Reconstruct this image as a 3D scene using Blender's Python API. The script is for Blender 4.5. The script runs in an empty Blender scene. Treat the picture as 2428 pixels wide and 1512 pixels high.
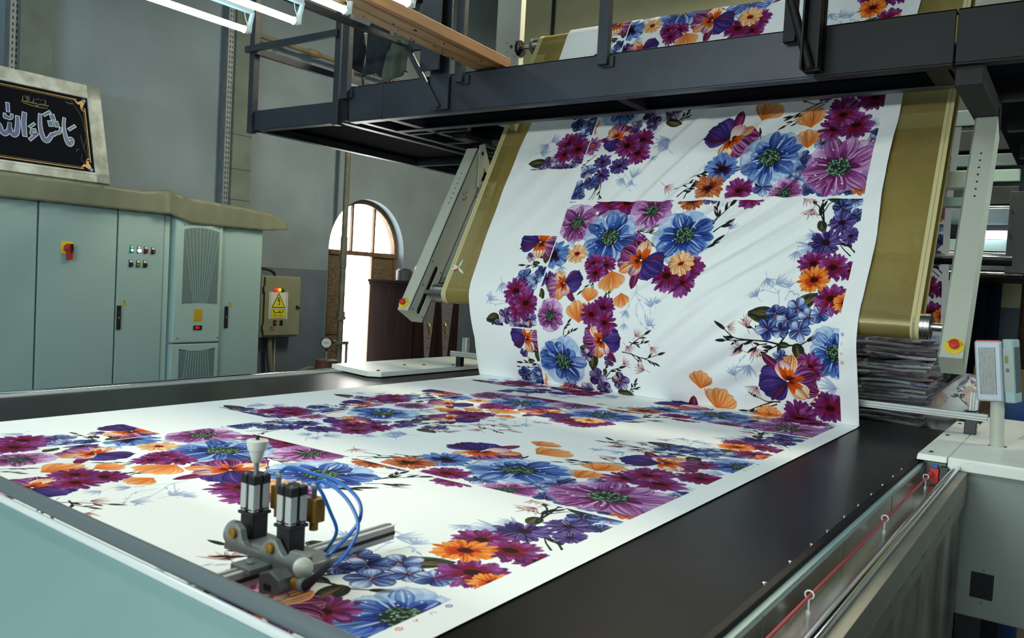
import bpy, bmesh, math, random
import numpy as np
from mathutils import Vector, Matrix

S = bpy.context.scene
COL = S.collection
# ------------------------------------------------------------------ camera
cam = bpy.data.cameras.new('camera'); cam_o = bpy.data.objects.new('camera', cam); COL.objects.link(cam_o)
cam.sensor_width = 36.0; cam.sensor_fit = 'HORIZONTAL'; cam.lens = 1947.76 / 2428 * 36.0
cam.clip_start = 0.02; cam.clip_end = 100
YAW, PITCH, ROLL = 6.09474427e-01, -4.47153778e-02, 5.48477675e-02
_f = Vector((-math.sin(YAW) * math.cos(PITCH), math.cos(YAW) * math.cos(PITCH), math.sin(PITCH)))
_r = Vector((math.cos(YAW), math.sin(YAW), 0)); _u = _r.cross(_f)
_r2 = _r * math.cos(ROLL) + _u * math.sin(ROLL); _u2 = -_r * math.sin(ROLL) + _u * math.cos(ROLL)
cam_o.matrix_world = Matrix(((_r2.x, _u2.x, -_f.x, 0), (_r2.y, _u2.y, -_f.y, 0), (_r2.z, _u2.z, -_f.z, 0.5), (0, 0, 0, 1)))
cam.dof.use_dof = True; cam.dof.focus_distance = 3.4; cam.dof.aperture_fstop = 9.0
S.camera = cam_o
# ------------------------------------------------------------------ exposure, world, lamps, added fill lights
S.view_settings.view_transform = 'Standard'; S.view_settings.look = 'None'
S.view_settings.exposure = 0.0; S.view_settings.gamma = 1.0; S.view_settings.use_curve_mapping = False
W = bpy.data.worlds.new('daylight'); S.world = W; W.use_nodes = True
W.node_tree.nodes['Background'].inputs[0].default_value = (1.0, 0.97, 0.92, 1)
W.node_tree.nodes['Background'].inputs[1].default_value = 14.0
def area(name, loc, rot, sx, sy, power, color):
    l = bpy.data.lights.new(name, 'AREA'); l.shape = 'RECTANGLE'; l.size = sx; l.size_y = sy; l.energy = power; l.color = color
    o = bpy.data.objects.new(name, l); o.location = loc; o.rotation_euler = rot; COL.objects.link(o); return o
COOL = (0.89, 1.0, 0.98); WARM = (1.0, 0.90, 0.64)
for k, (x, p) in enumerate(((-2.6, 2), (-1.5, 4), (-0.3, 4))):      # rows of ceiling tubes over the near half of the table
    area('ceiling_lamp_row', (x, 0.55, 2.35), (0, 0, 0), 0.22, 2.6, p, COOL)
area('hall_fill_light', (-4.5, 1.2, 2.9), (0, 0, 0), 0.25, 2.6, 19, COOL)  # unseen fill for the left wall
area('hall_fill_light', (-1.6, -1.0, 2.8), (math.radians(35), 0, 0), 3.0, 0.25, 32, COOL)  # unseen, added so more light reaches the hanging cloth
area('hall_fill_light', (-1.3, -3.3, 1.25), (math.radians(90), 0, 0), 3.4, 0.3, 165, COOL)  # added low main fill, shining in under the walkway beam onto the cloth
area('table_end_fill_light', (0.7, 1.7, 2.2), (math.radians(-20), math.radians(14), 0), 0.25, 1.0, 9, COOL)  # unseen, added to brighten the cover plate and console
area('walkway_fill_light', (1.1, 4.1, 1.0), (0, math.radians(90), 0), 0.2, 1.4, 18, COOL)  # added fill under the walkway for the dark fabric bundles
area('hall_fill_light', (-2.2, -2.4, 2.9), (math.radians(30), 0, 0), 2.5, 0.25, 40, COOL)  # unseen fill from behind the camera for the sloping cloth
area('upper_floor_lamp', (-2.0, 5.4, 3.6), (0, 0, 0), 2.6, 0.5, 300, WARM)
_p = area('window_portal', (-6.42, 6.08, 0.2), (0, math.pi / 2, 0), 2.6, 1.2, 1, (1, 1, 1)); _p.data.cycles.is_portal = True

# ------------------------------------------------------------------ helpers
def lin(c):
    return tuple((x / 255 / 12.92) if x / 255 <= 0.04045 else ((x / 255 + 0.055) / 1.055) ** 2.4 for x in c)
def _obj(name, data): 
    o = bpy.data.objects.new(name, data); COL.objects.link(o); return o
MATS = {}
def mat(name, rgb, rough=0.5, metal=0.0, var=0.0, scale=8.0, bump=0.0, bscale=60.0, emit=0.0, coat=0.0, trans=0.0, dirt=None, stretch=(1, 1, 1), spec=0.5, alpha=1.0):
    m = bpy.data.materials.new(name); m.use_nodes = True; nt = m.node_tree; b = nt.nodes['Principled BSDF']
    c = lin(rgb); b.inputs['Base Color'].default_value = (*c, 1); b.inputs['Roughness'].default_value = rough
    b.inputs['Metallic'].default_value = metal; b.inputs['Coat Weight'].default_value = coat; b.inputs['Transmission Weight'].default_value = trans
    b.inputs['Specular IOR Level'].default_value = spec; b.inputs['Alpha'].default_value = alpha
    if emit:
        b.inputs['Emission Color'].default_value = (*c, 1); b.inputs['Emission Strength'].default_value = emit
    L = nt.links.new
    if var or bump or dirt:
        tc = nt.nodes.new('ShaderNodeTexCoord'); mp = nt.nodes.new('ShaderNodeMapping'); mp.inputs['Scale'].default_value = stretch
        L(tc.outputs['Object'], mp.inputs['Vector'])
    if var or dirt:
        n = nt.nodes.new('ShaderNodeTexNoise'); n.inputs['Scale'].default_value = scale; n.inputs['Detail'].default_value = 6; L(mp.outputs[0], n.inputs['Vector'])
        r = nt.nodes.new('ShaderNodeValToRGB'); L(n.outputs[0], r.inputs[0])
        lo = tuple(max(0, x * (1 - var)) for x in c); hi = tuple(min(1, x * (1 + var)) for x in c)
        if dirt: lo = lin(dirt)
        r.color_ramp.elements[0].position = 0.32; r.color_ramp.elements[1].position = 0.62 if dirt else 0.68
        r.color_ramp.elements[0].color = (*lo, 1); r.color_ramp.elements[1].color = (*hi, 1)
        L(r.outputs[0], b.inputs['Base Color'])
    if bump:
        n2 = nt.nodes.new('ShaderNodeTexNoise'); n2.inputs['Scale'].default_value = bscale; n2.inputs['Detail'].default_value = 4; L(mp.outputs[0], n2.inputs['Vector'])
        bp = nt.nodes.new('ShaderNodeBump'); bp.inputs['Strength'].default_value = bump; bp.inputs['Distance'].default_value = 0.01
        L(n2.outputs[0], bp.inputs['Height']); L(bp.outputs[0], b.inputs['Normal'])
    MATS[name] = m; return m

class MB:
    def __init__(s): s.v = []; s.f = []; s.uv = None
    def add(s, vs, fs):
        n = len(s.v); s.v += [tuple(v) for v in vs]; s.f += [tuple(i + n for i in f) for f in fs]; return s
    def box(s, x0, x1, y0, y1, z0, z1):
        return s.hexa([(x0, y0, z0), (x1, y0, z0), (x1, y1, z0), (x0, y1, z0), (x0, y0, z1), (x1, y0, z1), (x1, y1, z1), (x0, y1, z1)])
    def hexa(s, p):
        return s.add(p, [(3, 2, 1, 0), (4, 5, 6, 7), (0, 1, 5, 4), (1, 2, 6, 5), (2, 3, 7, 6), (3, 0, 4, 7)])
    def beam(s, a, b, w, h, up=(0, 0, 1)):
        a, b = Vector(a), Vector(b); d = (b - a).normalized(); x = d.cross(Vector(up)).normalized() * w / 2; y = x.cross(d).normalized() * h / 2
        return s.hexa([a - x - y, a + x - y, b + x - y, b - x - y, a - x + y, a + x + y, b + x + y, b - x + y])
    def cyl(s, a, b, r0, r1=None, n=18, caps=True):
        a, b = Vector(a), Vector(b); r1 = r0 if r1 is None else r1; d = (b - a).normalized()
        x = d.orthogonal().normalized(); y = d.cross(x); vs = []
        for q, r in ((a, r0), (b, r1)):
            for i in range(n): t = 2 * math.pi * i / n; vs.append(q + x * (r * math.cos(t)) + y * (r * math.sin(t)))
        fs = [(i, (i + 1) % n, n + (i + 1) % n, n + i) for i in range(n)]
        if caps: fs += [tuple(range(n - 1, -1, -1)), tuple(range(n, 2 * n))]
        return s.add(vs, fs)
    def lathe(s, c, axis, prof, n=24):
        c = Vector(c); d = Vector(axis).normalized(); x = d.orthogonal().normalized(); y = d.cross(x); vs = []; fs = []
        for (h, r) in prof:
            for i in range(n): t = 2 * math.pi * i / n; vs.append(c + d * h + x * (r * math.cos(t)) + y * (r * math.sin(t)))
        for k in range(len(prof) - 1):
            for i in range(n): j = (i + 1) % n; fs.append((k * n + i, k * n + j, (k + 1) * n + j, (k + 1) * n + i))
        fs += [tuple(range(n - 1, -1, -1)), tuple(range((len(prof) - 1) * n, len(prof) * n))]
        return s.add(vs, fs)
    def tube(s, pts, r, n=8):
        P = [Vector(p) for p in pts]; vs = []; fs = []; x = None
        for i, p in enumerate(P):
            d = (P[min(i + 1, len(P) - 1)] - P[max(i - 1, 0)]).normalized()
            x = d.orthogonal().normalized() if x is None else (x - d * x.dot(d)).normalized()
            y = d.cross(x); rr = r[i] if isinstance(r, (list, tuple)) else r
            for k in range(n): t = 2 * math.pi * k / n; vs.append(p + x * (rr * math.cos(t)) + y * (rr * math.sin(t)))
        for i in range(len(P) - 1):
            for k in range(n): j = (k + 1) % n; fs.append((i * n + k, i * n + j, (i + 1) * n + j, (i + 1) * n + k))
        fs += [tuple(range(n - 1, -1, -1)), tuple(range((len(P) - 1) * n, len(P) * n))]
        return s.add(vs, fs)
    def prism(s, poly, vec):
        n = len(poly); v = Vector(vec); a = [Vector(p) for p in poly]
        return s.add(a + [p + v for p in a], [tuple(range(n - 1, -1, -1)), tuple(range(n, 2 * n))] + [(i, (i + 1) % n, n + (i + 1) % n, n + i) for i in range(n)])
    def ribbon(s, pts, to3, h0, h1, grow=0.0, n=None):
        """a flat stroke of varying width, (a, b, w) in a plane; to3(a, b, h) gives the point at height h"""
        P = [np.array(p, float) for p in pts]
        if len(P) > 2:
            q = np.linspace(0, len(P) - 1, n or len(P) * 4); A = np.array(P)
            A = np.stack([np.interp(q, range(len(P)), A[:, k]) for k in range(3)], 1)
            for _ in range(2): A[1:-1] = (A[:-2] + 2 * A[1:-1] + A[2:]) / 4
            P = list(A)
        a = np.array(P); w = a[:, 2] / 2 + grow; d = np.gradient(a[:, :2], axis=0); d /= np.linalg.norm(d, axis=1)[:, None] + 1e-9
        a[0, :2] -= d[0] * grow; a[-1, :2] += d[-1] * grow
        nn = np.stack([-d[:, 1], d[:, 0]], 1); l = a[:, :2] + nn * w[:, None]; r = a[:, :2] - nn * w[:, None]; m = len(a); vs = []
        for h in (h0, h1):
            for k in range(m): vs.append(to3(l[k, 0], l[k, 1], h)); vs.append(to3(r[k, 0], r[k, 1], h))
        fs = []; o = 2 * m
        for k in range(m - 1):
            i = 2 * k
            fs += [(o + i, o + i + 1, o + i + 3, o + i + 2), (i, i + 2, o + i + 2, o + i), (i + 1, o + i + 1, o + i + 3, i + 3)]
        fs += [(0, 1, o + 1, o), (o - 2, 2 * o - 2, 2 * o - 1, o - 1)]
        return s.add(vs, fs)
    def grid(s, fn, us, vs_, uvfn=None):
        nu, nv = len(us), len(vs_); n = len(s.v)
        for v in vs_:
            for u in us: s.v.append(tuple(fn(u, v)))
        if uvfn:
            s.uv = [uvfn(u, v) for v in vs_ for u in us]
        for j in range(nv - 1):
            for i in range(nu - 1): s.f.append((n + j * nu + i, n + j * nu + i + 1, n + (j + 1) * nu + i + 1, n + (j + 1) * nu + i))
        return s
    def build(s, name, m, parent=None, smooth=False, bevel=0.0, local=False, kind=None, label=None, solid=0.0, seg=2):
        me = bpy.data.meshes.new(name); off = Vector((0, 0, 0))
        if parent is not None and not local: off = Vector(parent.get('_o', (0, 0, 0)))
        me.from_pydata([(v[0] - off.x, v[1] - off.y, v[2] - off.z) for v in s.v], [], s.f)
        if s.uv:
            uvl = me.uv_layers.new(name='UVMap')
            idx = np.empty(len(me.loops), np.int32); me.loops.foreach_get('vertex_index', idx)
            uvl.data.foreach_set('uv', np.array(s.uv, np.float32)[idx].ravel())
        bm = bmesh.new(); bm.from_mesh(me); bmesh.ops.recalc_face_normals(bm, faces=bm.faces) if not s.uv else None; bm.to_mesh(me); bm.free()
        me.materials.append(m); o = _obj(name, me)
        if smooth:
            me.polygons.foreach_set('use_smooth', [True] * len(me.polygons))
            try: me.set_sharp_from_angle(angle=math.radians(40))
            except Exception: pass
        if parent is not None: o.parent = parent; o['_o'] = tuple(off)
        if bevel:
            md = o.modifiers.new('bevel', 'BEVEL'); md.width = bevel; md.segments = seg; md.limit_method = 'ANGLE'; md.angle_limit = math.radians(50)
        if solid:
            md = o.modifiers.new('solid', 'SOLIDIFY'); md.thickness = solid; md.offset = 0
        if kind: o['kind'] = kind
        if label: o['label'] = label
        return o
def tag(o, label, cat, group=None):
    o['label'] = label; o['category'] = cat
    if group: o['group'] = group
    return o
def thing(name, label, cat, loc=(0, 0, 0), group=None, rot=None):
    o = _obj(name, None); o.location = loc; o['_o'] = tuple(loc); o.empty_display_size = 0.05
    if rot: o.rotation_euler = rot
    return tag(o, label, cat, group)
def dup(o, dloc, label, group=None):
    r = o.copy(); COL.objects.link(r); r.location = Vector(o.location) + Vector(dloc); r['label'] = label
    if group: r['group'] = group
    for ch in list(o.children):
        c = ch.copy(); COL.objects.link(c); c.parent = r
        for g in list(ch.children): d = g.copy(); COL.objects.link(d); d.parent = c
    return r
def text_mb(txt, size, to3, align='CENTER', depth=0.0006):
    cu = bpy.data.curves.new('t', 'FONT'); cu.body = txt; cu.size = size; cu.align_x = align; cu.align_y = 'CENTER'; cu.resolution_u = 2
    o = bpy.data.objects.new('t', cu); COL.objects.link(o); dg = bpy.context.evaluated_depsgraph_get(); me = bpy.data.meshes.new_from_object(o.evaluated_get(dg))
    mb = MB(); mb.add([to3(v.co.x, v.co.y, depth) for v in me.vertices], [tuple(p.vertices) for p in me.polygons])
    bpy.data.objects.remove(o); bpy.data.curves.remove(cu); bpy.data.meshes.remove(me); return mb
def struct(mb, name, m, **k):
    return mb.build(name, m, kind='structure', **k)

# ------------------------------------------------------------------ the floral print, painted procedurally
MOTIFS=[('W', [(0.922, 0.453), (0.931, 0.502), (0.981, 0.57), (1.033, 0.647)], 0.003), ('W', [(0.933, 0.495), (1.004, 0.537), (1.049, 0.528)], 0.0024), ('W', [(0.932, 0.488), (0.904, 0.556), (0.886, 0.595)], 0.0024), ('W', [(0.946, 0.54), (0.942, 0.597), (1.006, 0.655)], 0.0024), ('w', 1.01, 0.536, 0.039), ('w', 0.893, 0.594, 0.03), ('w', 1.012, 0.624, 0.032), ('w', 1.043, 0.528, 0.026), ('W', [(0.243, 0.576), (0.174, 0.573), (0.119, 0.555)], 0.0024), ('W', [(0.243, 0.583), (0.167, 0.594), (0.122, 0.583)], 0.0024), ('w', 0.138, 0.561, 0.036), ('w', 0.203, 0.506, 0.045), ('w', 0.888, 0.652, 0.027), ('w', 0.514, 0.241, 0.032), ('w', 0.501, 0.391, 0.032), ('W', [(1.574, 0.507), (1.561, 0.456), (1.513, 0.42)], 0.0028), ('W', [(1.562, 0.463), (1.499, 0.452), (1.465, 0.485)], 0.0028), ('W', [(1.594, 0.491), (1.605, 0.446), (1.634, 0.459)], 0.0028), ('w', 1.511, 0.412, 0.04), ('w', 1.565, 0.41, 0.04), ('w', 1.469, 0.473, 0.033), ('w', 1.599, 0.416, 0.029), ('w', 1.635, 0.255, 0.051), ('w', 1.6, 0.284, 0.036), ('w', 1.642, 0.188, 0.037), ('W', [(1.628, 0.291), (1.635, 0.259), (1.665, 0.204)], 0.0028), ('W', [(1.375, 0.81), (1.412, 0.777), (1.441, 0.737)], 0.0028), ('w', 1.461, 0.786, 0.043), ('w', 1.397, 0.8, 0.037), ('w', 1.781, 0.83, 0.051), ('W', [(1.133, 0.1), (1.2, 0.057), (1.253, 0.022)], 0.0028), ('w', 1.291, 0.139, 0.034), ('w', 0.836, -0.33, 0.042), ('w', 0.862, -0.295, 0.042), ('w', 0.739, -0.155, 0.044), ('w', 0.674, -0.11, 0.038), ('w', 0.731, -0.094, 0.032), ('W', [(0.633, -0.158), (0.692, -0.109), (0.743, -0.052)], 0.002), ('W', [(0.689, -0.147), (0.737, -0.103), (0.756, -0.084)], 0.002), ('w', 0.814, -0.241, 0.037), ('w', 0.204, -0.396, 0.043), ('w', 0.156, -0.347, 0.044), ('w', 0.166, -0.317, 0.043), ('w', 1.801, -0.373, 0.034), ('w', 1.673, -0.251, 0.025), ('w', 0.842, -0.337, 0.055), ('S', [(1.604, 0.67), (1.537, 0.662), (1.462, 0.662), (1.399, 0.657), (1.34, 0.613)], 0.0049), ('S', [(1.462, 0.662), (1.413, 0.666), (1.356, 0.671)], 0.0042), ('S', [(1.537, 0.662), (1.495, 0.622), (1.459, 0.597)], 0.0035), ('S', [(1.623, 0.671), (1.675, 0.663), (1.703, 0.644)], 0.0049), ('S', [(1.621, 0.618), (1.59, 0.668), (1.538, 0.7)], 0.0056), ('T', 1.448, 0.588, 0.038), ('T', 1.413, 0.705, 0.041), ('T', 1.497, 0.711, 0.038), ('T', 1.386, 0.616, 0.031), ('S', [(1.537, 0.672), (1.503, 0.679), (1.483, 0.695)], 0.0035), ('S', [(1.462, 0.672), (1.434, 0.682), (1.417, 0.701)], 0.0035), ('S', [(1.585, 0.92), (1.53, 0.928), (1.49, 0.907)], 0.0042), ('S', [(1.558, 0.924), (1.508, 0.947), (1.434, 0.991)], 0.0042), ('S', [(1.571, 0.934), (1.528, 0.956), (1.491, 0.994)], 0.0042), ('T', 1.484, 0.88, 0.041), ('S', [(1.68, 0.124), (1.673, 0.084), (1.641, 0.035), (1.603, 0.014)], 0.0049), ('S', [(1.676, 0.1), (1.666, 0.043), (1.65, -0.006)], 0.0042), ('S', [(1.674, 0.108), (1.664, 0.088), (1.63, 0.084)], 0.0042), ('S', [(1.671, 0.076), (1.687, 0.035), (1.713, 0.011)], 0.0035), ('T', 1.602, 0.01, 0.038), ('T', 1.618, 0.076, 0.041), ('S', [(1.821, 0.262), (1.799, 0.239), (1.785, 0.232)], 0.0042), ('S', [(1.805, 0.277), (1.775, 0.248), (1.751, 0.217)], 0.0035), ('S', [(1.206, 0.131), (1.224, 0.092), (1.269, 0.027)], 0.0049), ('S', [(1.211, 0.135), (1.214, 0.083), (1.207, 0.039)], 0.0042), ('S', [(1.221, 0.178), (1.252, 0.147), (1.271, 0.134)], 0.0042), ('S', [(1.178, 0.284), (1.202, 0.254), (1.232, 0.224)], 0.0056), ('S', [(0.892, 0.762), (0.936, 0.718), (0.999, 0.672)], 0.0036), ('S', [(0.915, 0.72), (0.95, 0.73), (0.992, 0.714)], 0.003), ('S', [(0.877, 0.77), (0.933, 0.778), (0.987, 0.792), (1.071, 0.758)], 0.0036), ('S', [(0.974, 0.787), (1.007, 0.797), (1.034, 0.808)], 0.003), ('S', [(0.919, 0.773), (0.952, 0.803), (0.96, 0.829)], 0.003), ('T', 0.91, 0.754, 0.033), ('T', 0.959, 0.84, 0.039), ('T', 0.89, 0.82, 0.034), ('T', 0.954, 0.678, 0.03), ('T', 1.031, 0.745, 0.03), ('S', [(0.797, 0.296), (0.841, 0.173), (0.893, 0.18), (0.955, 0.172)], 0.0036), ('S', [(0.849, 0.177), (0.893, 0.203), (0.938, 0.24)], 0.0036), ('S', [(0.893, 0.18), (0.916, 0.161), (0.933, 0.146)], 0.003), ('S', [(0.908, 0.18), (0.938, 0.187), (0.968, 0.194)], 0.003), ('S', [(0.847, 0.17), (0.867, 0.164), (0.885, 0.15)], 0.003), ('S', [(0.692, 0.436), (0.675, 0.474), (0.646, 0.504)], 0.003), ('S', [(0.69, 0.428), (0.699, 0.458), (0.71, 0.494)], 0.003), ('S', [(0.615, 0.534), (0.626, 0.553), (0.628, 0.566)], 0.003), ('S', [(0.772, 0.538), (0.782, 0.517), (0.792, 0.496)], 0.003), ('S', [(0.795, 0.51), (0.803, 0.529), (0.81, 0.549)], 0.003), ('S', [(0.568, 0.724), (0.592, 0.708), (0.624, 0.689)], 0.003), ('S', [(0.564, 0.717), (0.57, 0.683), (0.593, 0.654)], 0.003), ('S', [(0.396, 0.391), (0.358, 0.377), (0.276, 0.38)], 0.0036), ('S', [(0.418, 0.894), (0.388, 0.879), (0.291, 0.882)], 0.0036), ('S', [(0.342, 0.366), (0.321, 0.342), (0.308, 0.331)], 0.003), ('S', [(0.365, 0.866), (0.344, 0.846), (0.326, 0.825)], 0.003), ('S', [(0.774, 0.908), (0.809, 0.867), (0.859, 0.848)], 0.0036), ('S', [(0.776, 0.893), (0.781, 0.856), (0.793, 0.82)], 0.003), ('S', [(0.89, 0.966), (0.907, 0.942), (0.925, 0.914)], 0.003), ('S', [(0.898, 0.958), (0.914, 0.948), (0.929, 0.943)], 0.0024), ('S', [(0.113, 0.712), (0.14, 0.699), (0.167, 0.679)], 0.003), ('S', [(0.488, 0.376), (0.511, 0.352), (0.521, 0.312)], 0.003), ('S', [(0.547, -0.084), (0.533, -0.013), (0.503, 0.005)], 0.0031), ('S', [(0.566, -0.098), (0.574, -0.051), (0.583, -0.008)], 0.0034), ('S', [(0.546, -0.075), (0.549, -0.037), (0.547, 0.001)], 0.0024), ('S', [(0.482, -0.277), (0.455, -0.244), (0.422, -0.201)], 0.0024), ('S', [(0.391, -0.534), (0.341, -0.523), (0.277, -0.523)], 0.0024), ('S', [(0.801, -0.523), (0.774, -0.511), (0.763, -0.487)], 0.0024), ('S', [(0.874, -0.443), (0.902, -0.465), (0.92, -0.493)], 0.002), ('S', [(0.105, -0.188), (0.121, -0.2), (0.14, -0.205)], 0.002), ('S', [(0.969, -0.065), (1.019, -0.072), (1.071, -0.091)], 0.0031), ('S', [(0.998, -0.012), (1.026, -0.046), (1.065, -0.074)], 0.0031), ('S', [(1.028, -0.006), (1.037, -0.04), (1.056, -0.069)], 0.0031), ('S', [(1.039, -0.116), (1.073, -0.123), (1.1, -0.14)], 0.0036), ('S', [(1.208, -0.082), (1.237, -0.126), (1.267, -0.165)], 0.0031), ('S', [(1.263, -0.182), (1.253, -0.217), (1.246, -0.247)], 0.0031), ('S', [(1.321, -0.329), (1.318, -0.341), (1.315, -0.356)], 0.0031), ('T', 1.241, -0.273, 0.033), ('T', 0.938, -0.069, 0.037), ('S', [(1.568, -0.478), (1.508, -0.46), (1.427, -0.444)], 0.0036), ('S', [(1.525, -0.464), (1.484, -0.439), (1.411, -0.387)], 0.0036), ('S', [(1.51, -0.448), (1.497, -0.42), (1.464, -0.4)], 0.0027), ('q', [(1.299, -0.331), (1.294, -0.372), (1.292, -0.408)], 0.0031), ('q', [(1.292, -0.285), (1.297, -0.313), (1.299, -0.331)], 0.0053), ('q', [(1.264, 0.922), (1.262, 0.902), (1.259, 0.89)], 0.0056), ('q', [(1.711, 0.909), (1.732, 0.869), (1.745, 0.846)], 0.0056), ('G', 1.682, 0.489, 0.051, -0.71), ('G', 1.507, 0.556, 0.058, 3.12), ('G', 1.666, 0.698, 0.04, 1.36), ('G', 1.61, 0.669, 0.023, -0.09), ('G', 1.677, 0.144, 0.033, 1.24), ('G', 1.715, 0.003, 0.045, -3.01), ('G', 0.146, 0.663, 0.044, 2.91), ('G', 0.433, 0.527, 0.029, 1.04), ('G', 0.397, 0.324, 0.041, 1.53), ('G', 0.869, 0.98, 0.041, 0.07), ('G', 0.717, 0.835, 0.045, 1.7), ('G', 0.69, 0.771, 0.04, -3.05), ('G', 0.412, 0.831, 0.036, 1.73), ('G', 0.35, 0.365, 0.021, -0.04), ('G', 0.365, 0.866, 0.02, -0.11), ('G', 0.774, 0.882, 0.019, 1.71), ('G', 0.147, -0.243, 0.051, 3.08), ('G', 0.546, -0.089, 0.027, 1.27), ('F', 1.57, 0.549, 0.04), ('F', 1.648, 0.52, 0.043), ('F', 1.618, 0.569, 0.041), ('F', 1.538, 0.611, 0.044), ('F', 1.588, 0.614, 0.033), ('F', 1.666, 0.608, 0.043), ('F', 1.697, 0.553, 0.038), ('F', 1.742, 0.537, 0.039), ('F', 1.595, 0.722, 0.031), ('F', 1.742, 0.052, 0.042), ('F', 1.791, 0.016, 0.036), ('F', 1.806, 0.088, 0.034), ('V', 1.751, 0.124, 0.056), ('V', 1.703, 0.218, 0.066), ('V', 1.793, 0.186, 0.042), ('F', 0.309, 0.447, 0.048), ('F', 0.377, 0.451, 0.037), ('F', 0.36, 0.498, 0.038), ('F', 0.395, 0.411, 0.033), ('V', 0.441, 0.448, 0.044), ('f', 0.228, 0.646, 0.039), ('f', 0.287, 0.67, 0.039), ('f', 0.379, 0.656, 0.039), ('f', 0.337, 0.687, 0.027), ('f', 0.184, 0.688, 0.028), ('f', 0.308, 0.331, 0.027), ('f', 0.326, 0.826, 0.026), ('F', 0.312, 0.946, 0.047), ('F', 0.383, 0.949, 0.042), ('F', 0.41, 0.914, 0.033), ('f', 0.729, 0.913, 0.048), ('f', 0.849, 0.92, 0.046), ('f', 0.664, 0.982, 0.038), ('f', 0.758, 0.966, 0.039), ('f', 0.804, 0.819, 0.028), ('f', 0.683, 0.803, 0.033), ('F', 0.359, -0.409, 0.037), ('F', 0.397, -0.44, 0.034), ('f', 0.22, -0.25, 0.042), ('f', 0.271, -0.217, 0.037), ('f', 0.378, -0.248, 0.041), ('f', 0.346, -0.214, 0.031), ('f', 0.186, -0.203, 0.032), ('f', 0.311, -0.215, 0.026), ('f', 0.657, -0.411, 0.035), ('f', 0.756, -0.433, 0.031), ('V', 0.535, -0.233, 0.052), ('V', 0.639, -0.204, 0.057), ('V', 0.554, -0.149, 0.049), ('F', 0.467, -0.177, 0.046), ('F', 0.506, -0.105, 0.045), ('F', 0.442, -0.087, 0.04), ('F', 0.455, -0.034, 0.042), ('F', 0.437, -0.01, 0.024), ('F', 1.387, -0.06, 0.044), ('F', 1.598, -0.283, 0.033), ('F', 1.536, -0.214, 0.036), ('F', 1.544, -0.17, 0.036), ('F', 1.506, -0.147, 0.037), ('F', 1.531, -0.097, 0.039), ('F', 1.585, -0.045, 0.039), ('F', 1.496, -0.117, 0.025), ('F', 1.809, -0.321, 0.024), ('F', 1.807, -0.254, 0.024), ('F', 1.805, -0.291, 0.022), ('F', 1.707, -0.026, 0.028), ('F', 1.649, -0.025, 0.026), ('F', 1.752, -0.031, 0.023), ('F', 1.084, -0.016, 0.041), ('F', 0.969, -0.012, 0.034), ('f', 1.161, -0.009, 0.038), ('F', 1.805, -0.107, 0.028), ('R', 1.798, -0.05, 0.042), ('M', 0.504, 0.129, 0.111), ('D', 0.664, 0.004, 0.101), ('D', 0.742, 0.009, 0.087), ('M', 0.889, 0.061, 0.103), ('L', 0.434, 0.315, 0.086), ('D', 0.848, 0.246, 0.071), ('R', 1.074, 0.007, 0.065), ('B', 0.711, 0.206, 0.144), ('D', 1.145, 0.357, 0.079), ('D', 1.133, 0.435, 0.073), ('D', 1.059, 0.407, 0.08), ('B', 1.084, 0.193, 0.143), ('H', 0.906, 0.326, 0.117, 0.47), ('P', 1.108, 0.341, 0.066), ('P', 0.562, 0.303, 0.057), ('D', 0.733, 0.362, 0.059), ('D', 0.67, 0.353, 0.058), ('D', 0.693, 0.402, 0.055), ('Q', 0.788, 0.435, 0.063, 1.27), ('Q', 0.694, 0.519, 0.042, -1.49), ('Q', 0.862, 0.529, 0.041, 1.38), ('H', 0.542, 0.466, 0.091, -0.26), ('Q', 0.646, 0.605, 0.06, -1.64), ('M', 0.493, 0.628, 0.077), ('D', 0.284, 0.524, 0.077), ('D', 0.308, 0.603, 0.07), ('D', 0.351, 0.576, 0.072), ('hs', 0.332, 0.245, 0.106, -2.9), ('hs', 0.349, 0.746, 0.09, -3.05), ('H', 0.768, 0.724, 0.095, -0.18), ('D', 0.777, 0.573, 0.061), ('D', 0.717, 0.606, 0.063), ('D', 0.788, 0.64, 0.063), ('B', 0.55, 0.85, 0.134), ('q', [(0.419, 0.991), (0.437, 0.958), (0.436, 0.931)], 0.0131), ('D', 1.673, 0.32, 0.065), ('D', 1.817, 0.345, 0.048), ('D', 1.752, 0.332, 0.068), ('D', 1.773, 0.473, 0.072), ('O', 1.689, 0.392, 0.066), ('O', 1.825, 0.487, 0.047), ('B', 1.808, 0.687, 0.11), ('D', 1.708, 0.751, 0.063), ('H', 1.623, 0.818, 0.115, 2.81), ('D', 1.663, 0.967, 0.071), ('D', 1.781, 0.918, 0.075), ('Q', 1.247, 0.864, 0.049, -1.49), ('Q', 1.328, 0.954, 0.068, -1.16), ('Q', 1.536, 0.987, 0.049, -1.5), ('H', 0.575, -0.382, 0.083, 1.82), ('M2', 0.442, -0.335, 0.06), ('D', 0.723, -0.357, 0.07), ('D', 0.722, -0.274, 0.069), ('D', 0.65, -0.325, 0.076), ('D', 0.295, -0.364, 0.077), ('D', 0.295, -0.292, 0.063), ('D', 0.362, -0.324, 0.075), ('q', [(0.433, -0.417), (0.425, -0.448), (0.426, -0.469)], 0.0136), ('H', 1.18, -0.333, 0.122, -2.55), ('L', 1.176, -0.169, 0.087), ('R', 1.138, -0.064, 0.077), ('Q', 1.536, -0.306, 0.059, -1.75), ('Q', 1.53, -0.415, 0.058, -1.75), ('B', 1.389, -0.219, 0.145), ('D', 1.282, -0.046, 0.071), ('D', 1.35, -0.006, 0.067), ('M', 1.489, -0.028, 0.077), ('D', 1.637, -0.358, 0.074), ('D', 1.726, -0.368, 0.077), ('D', 1.662, -0.432, 0.074), ('M', 1.694, -0.153, 0.155)]
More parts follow.
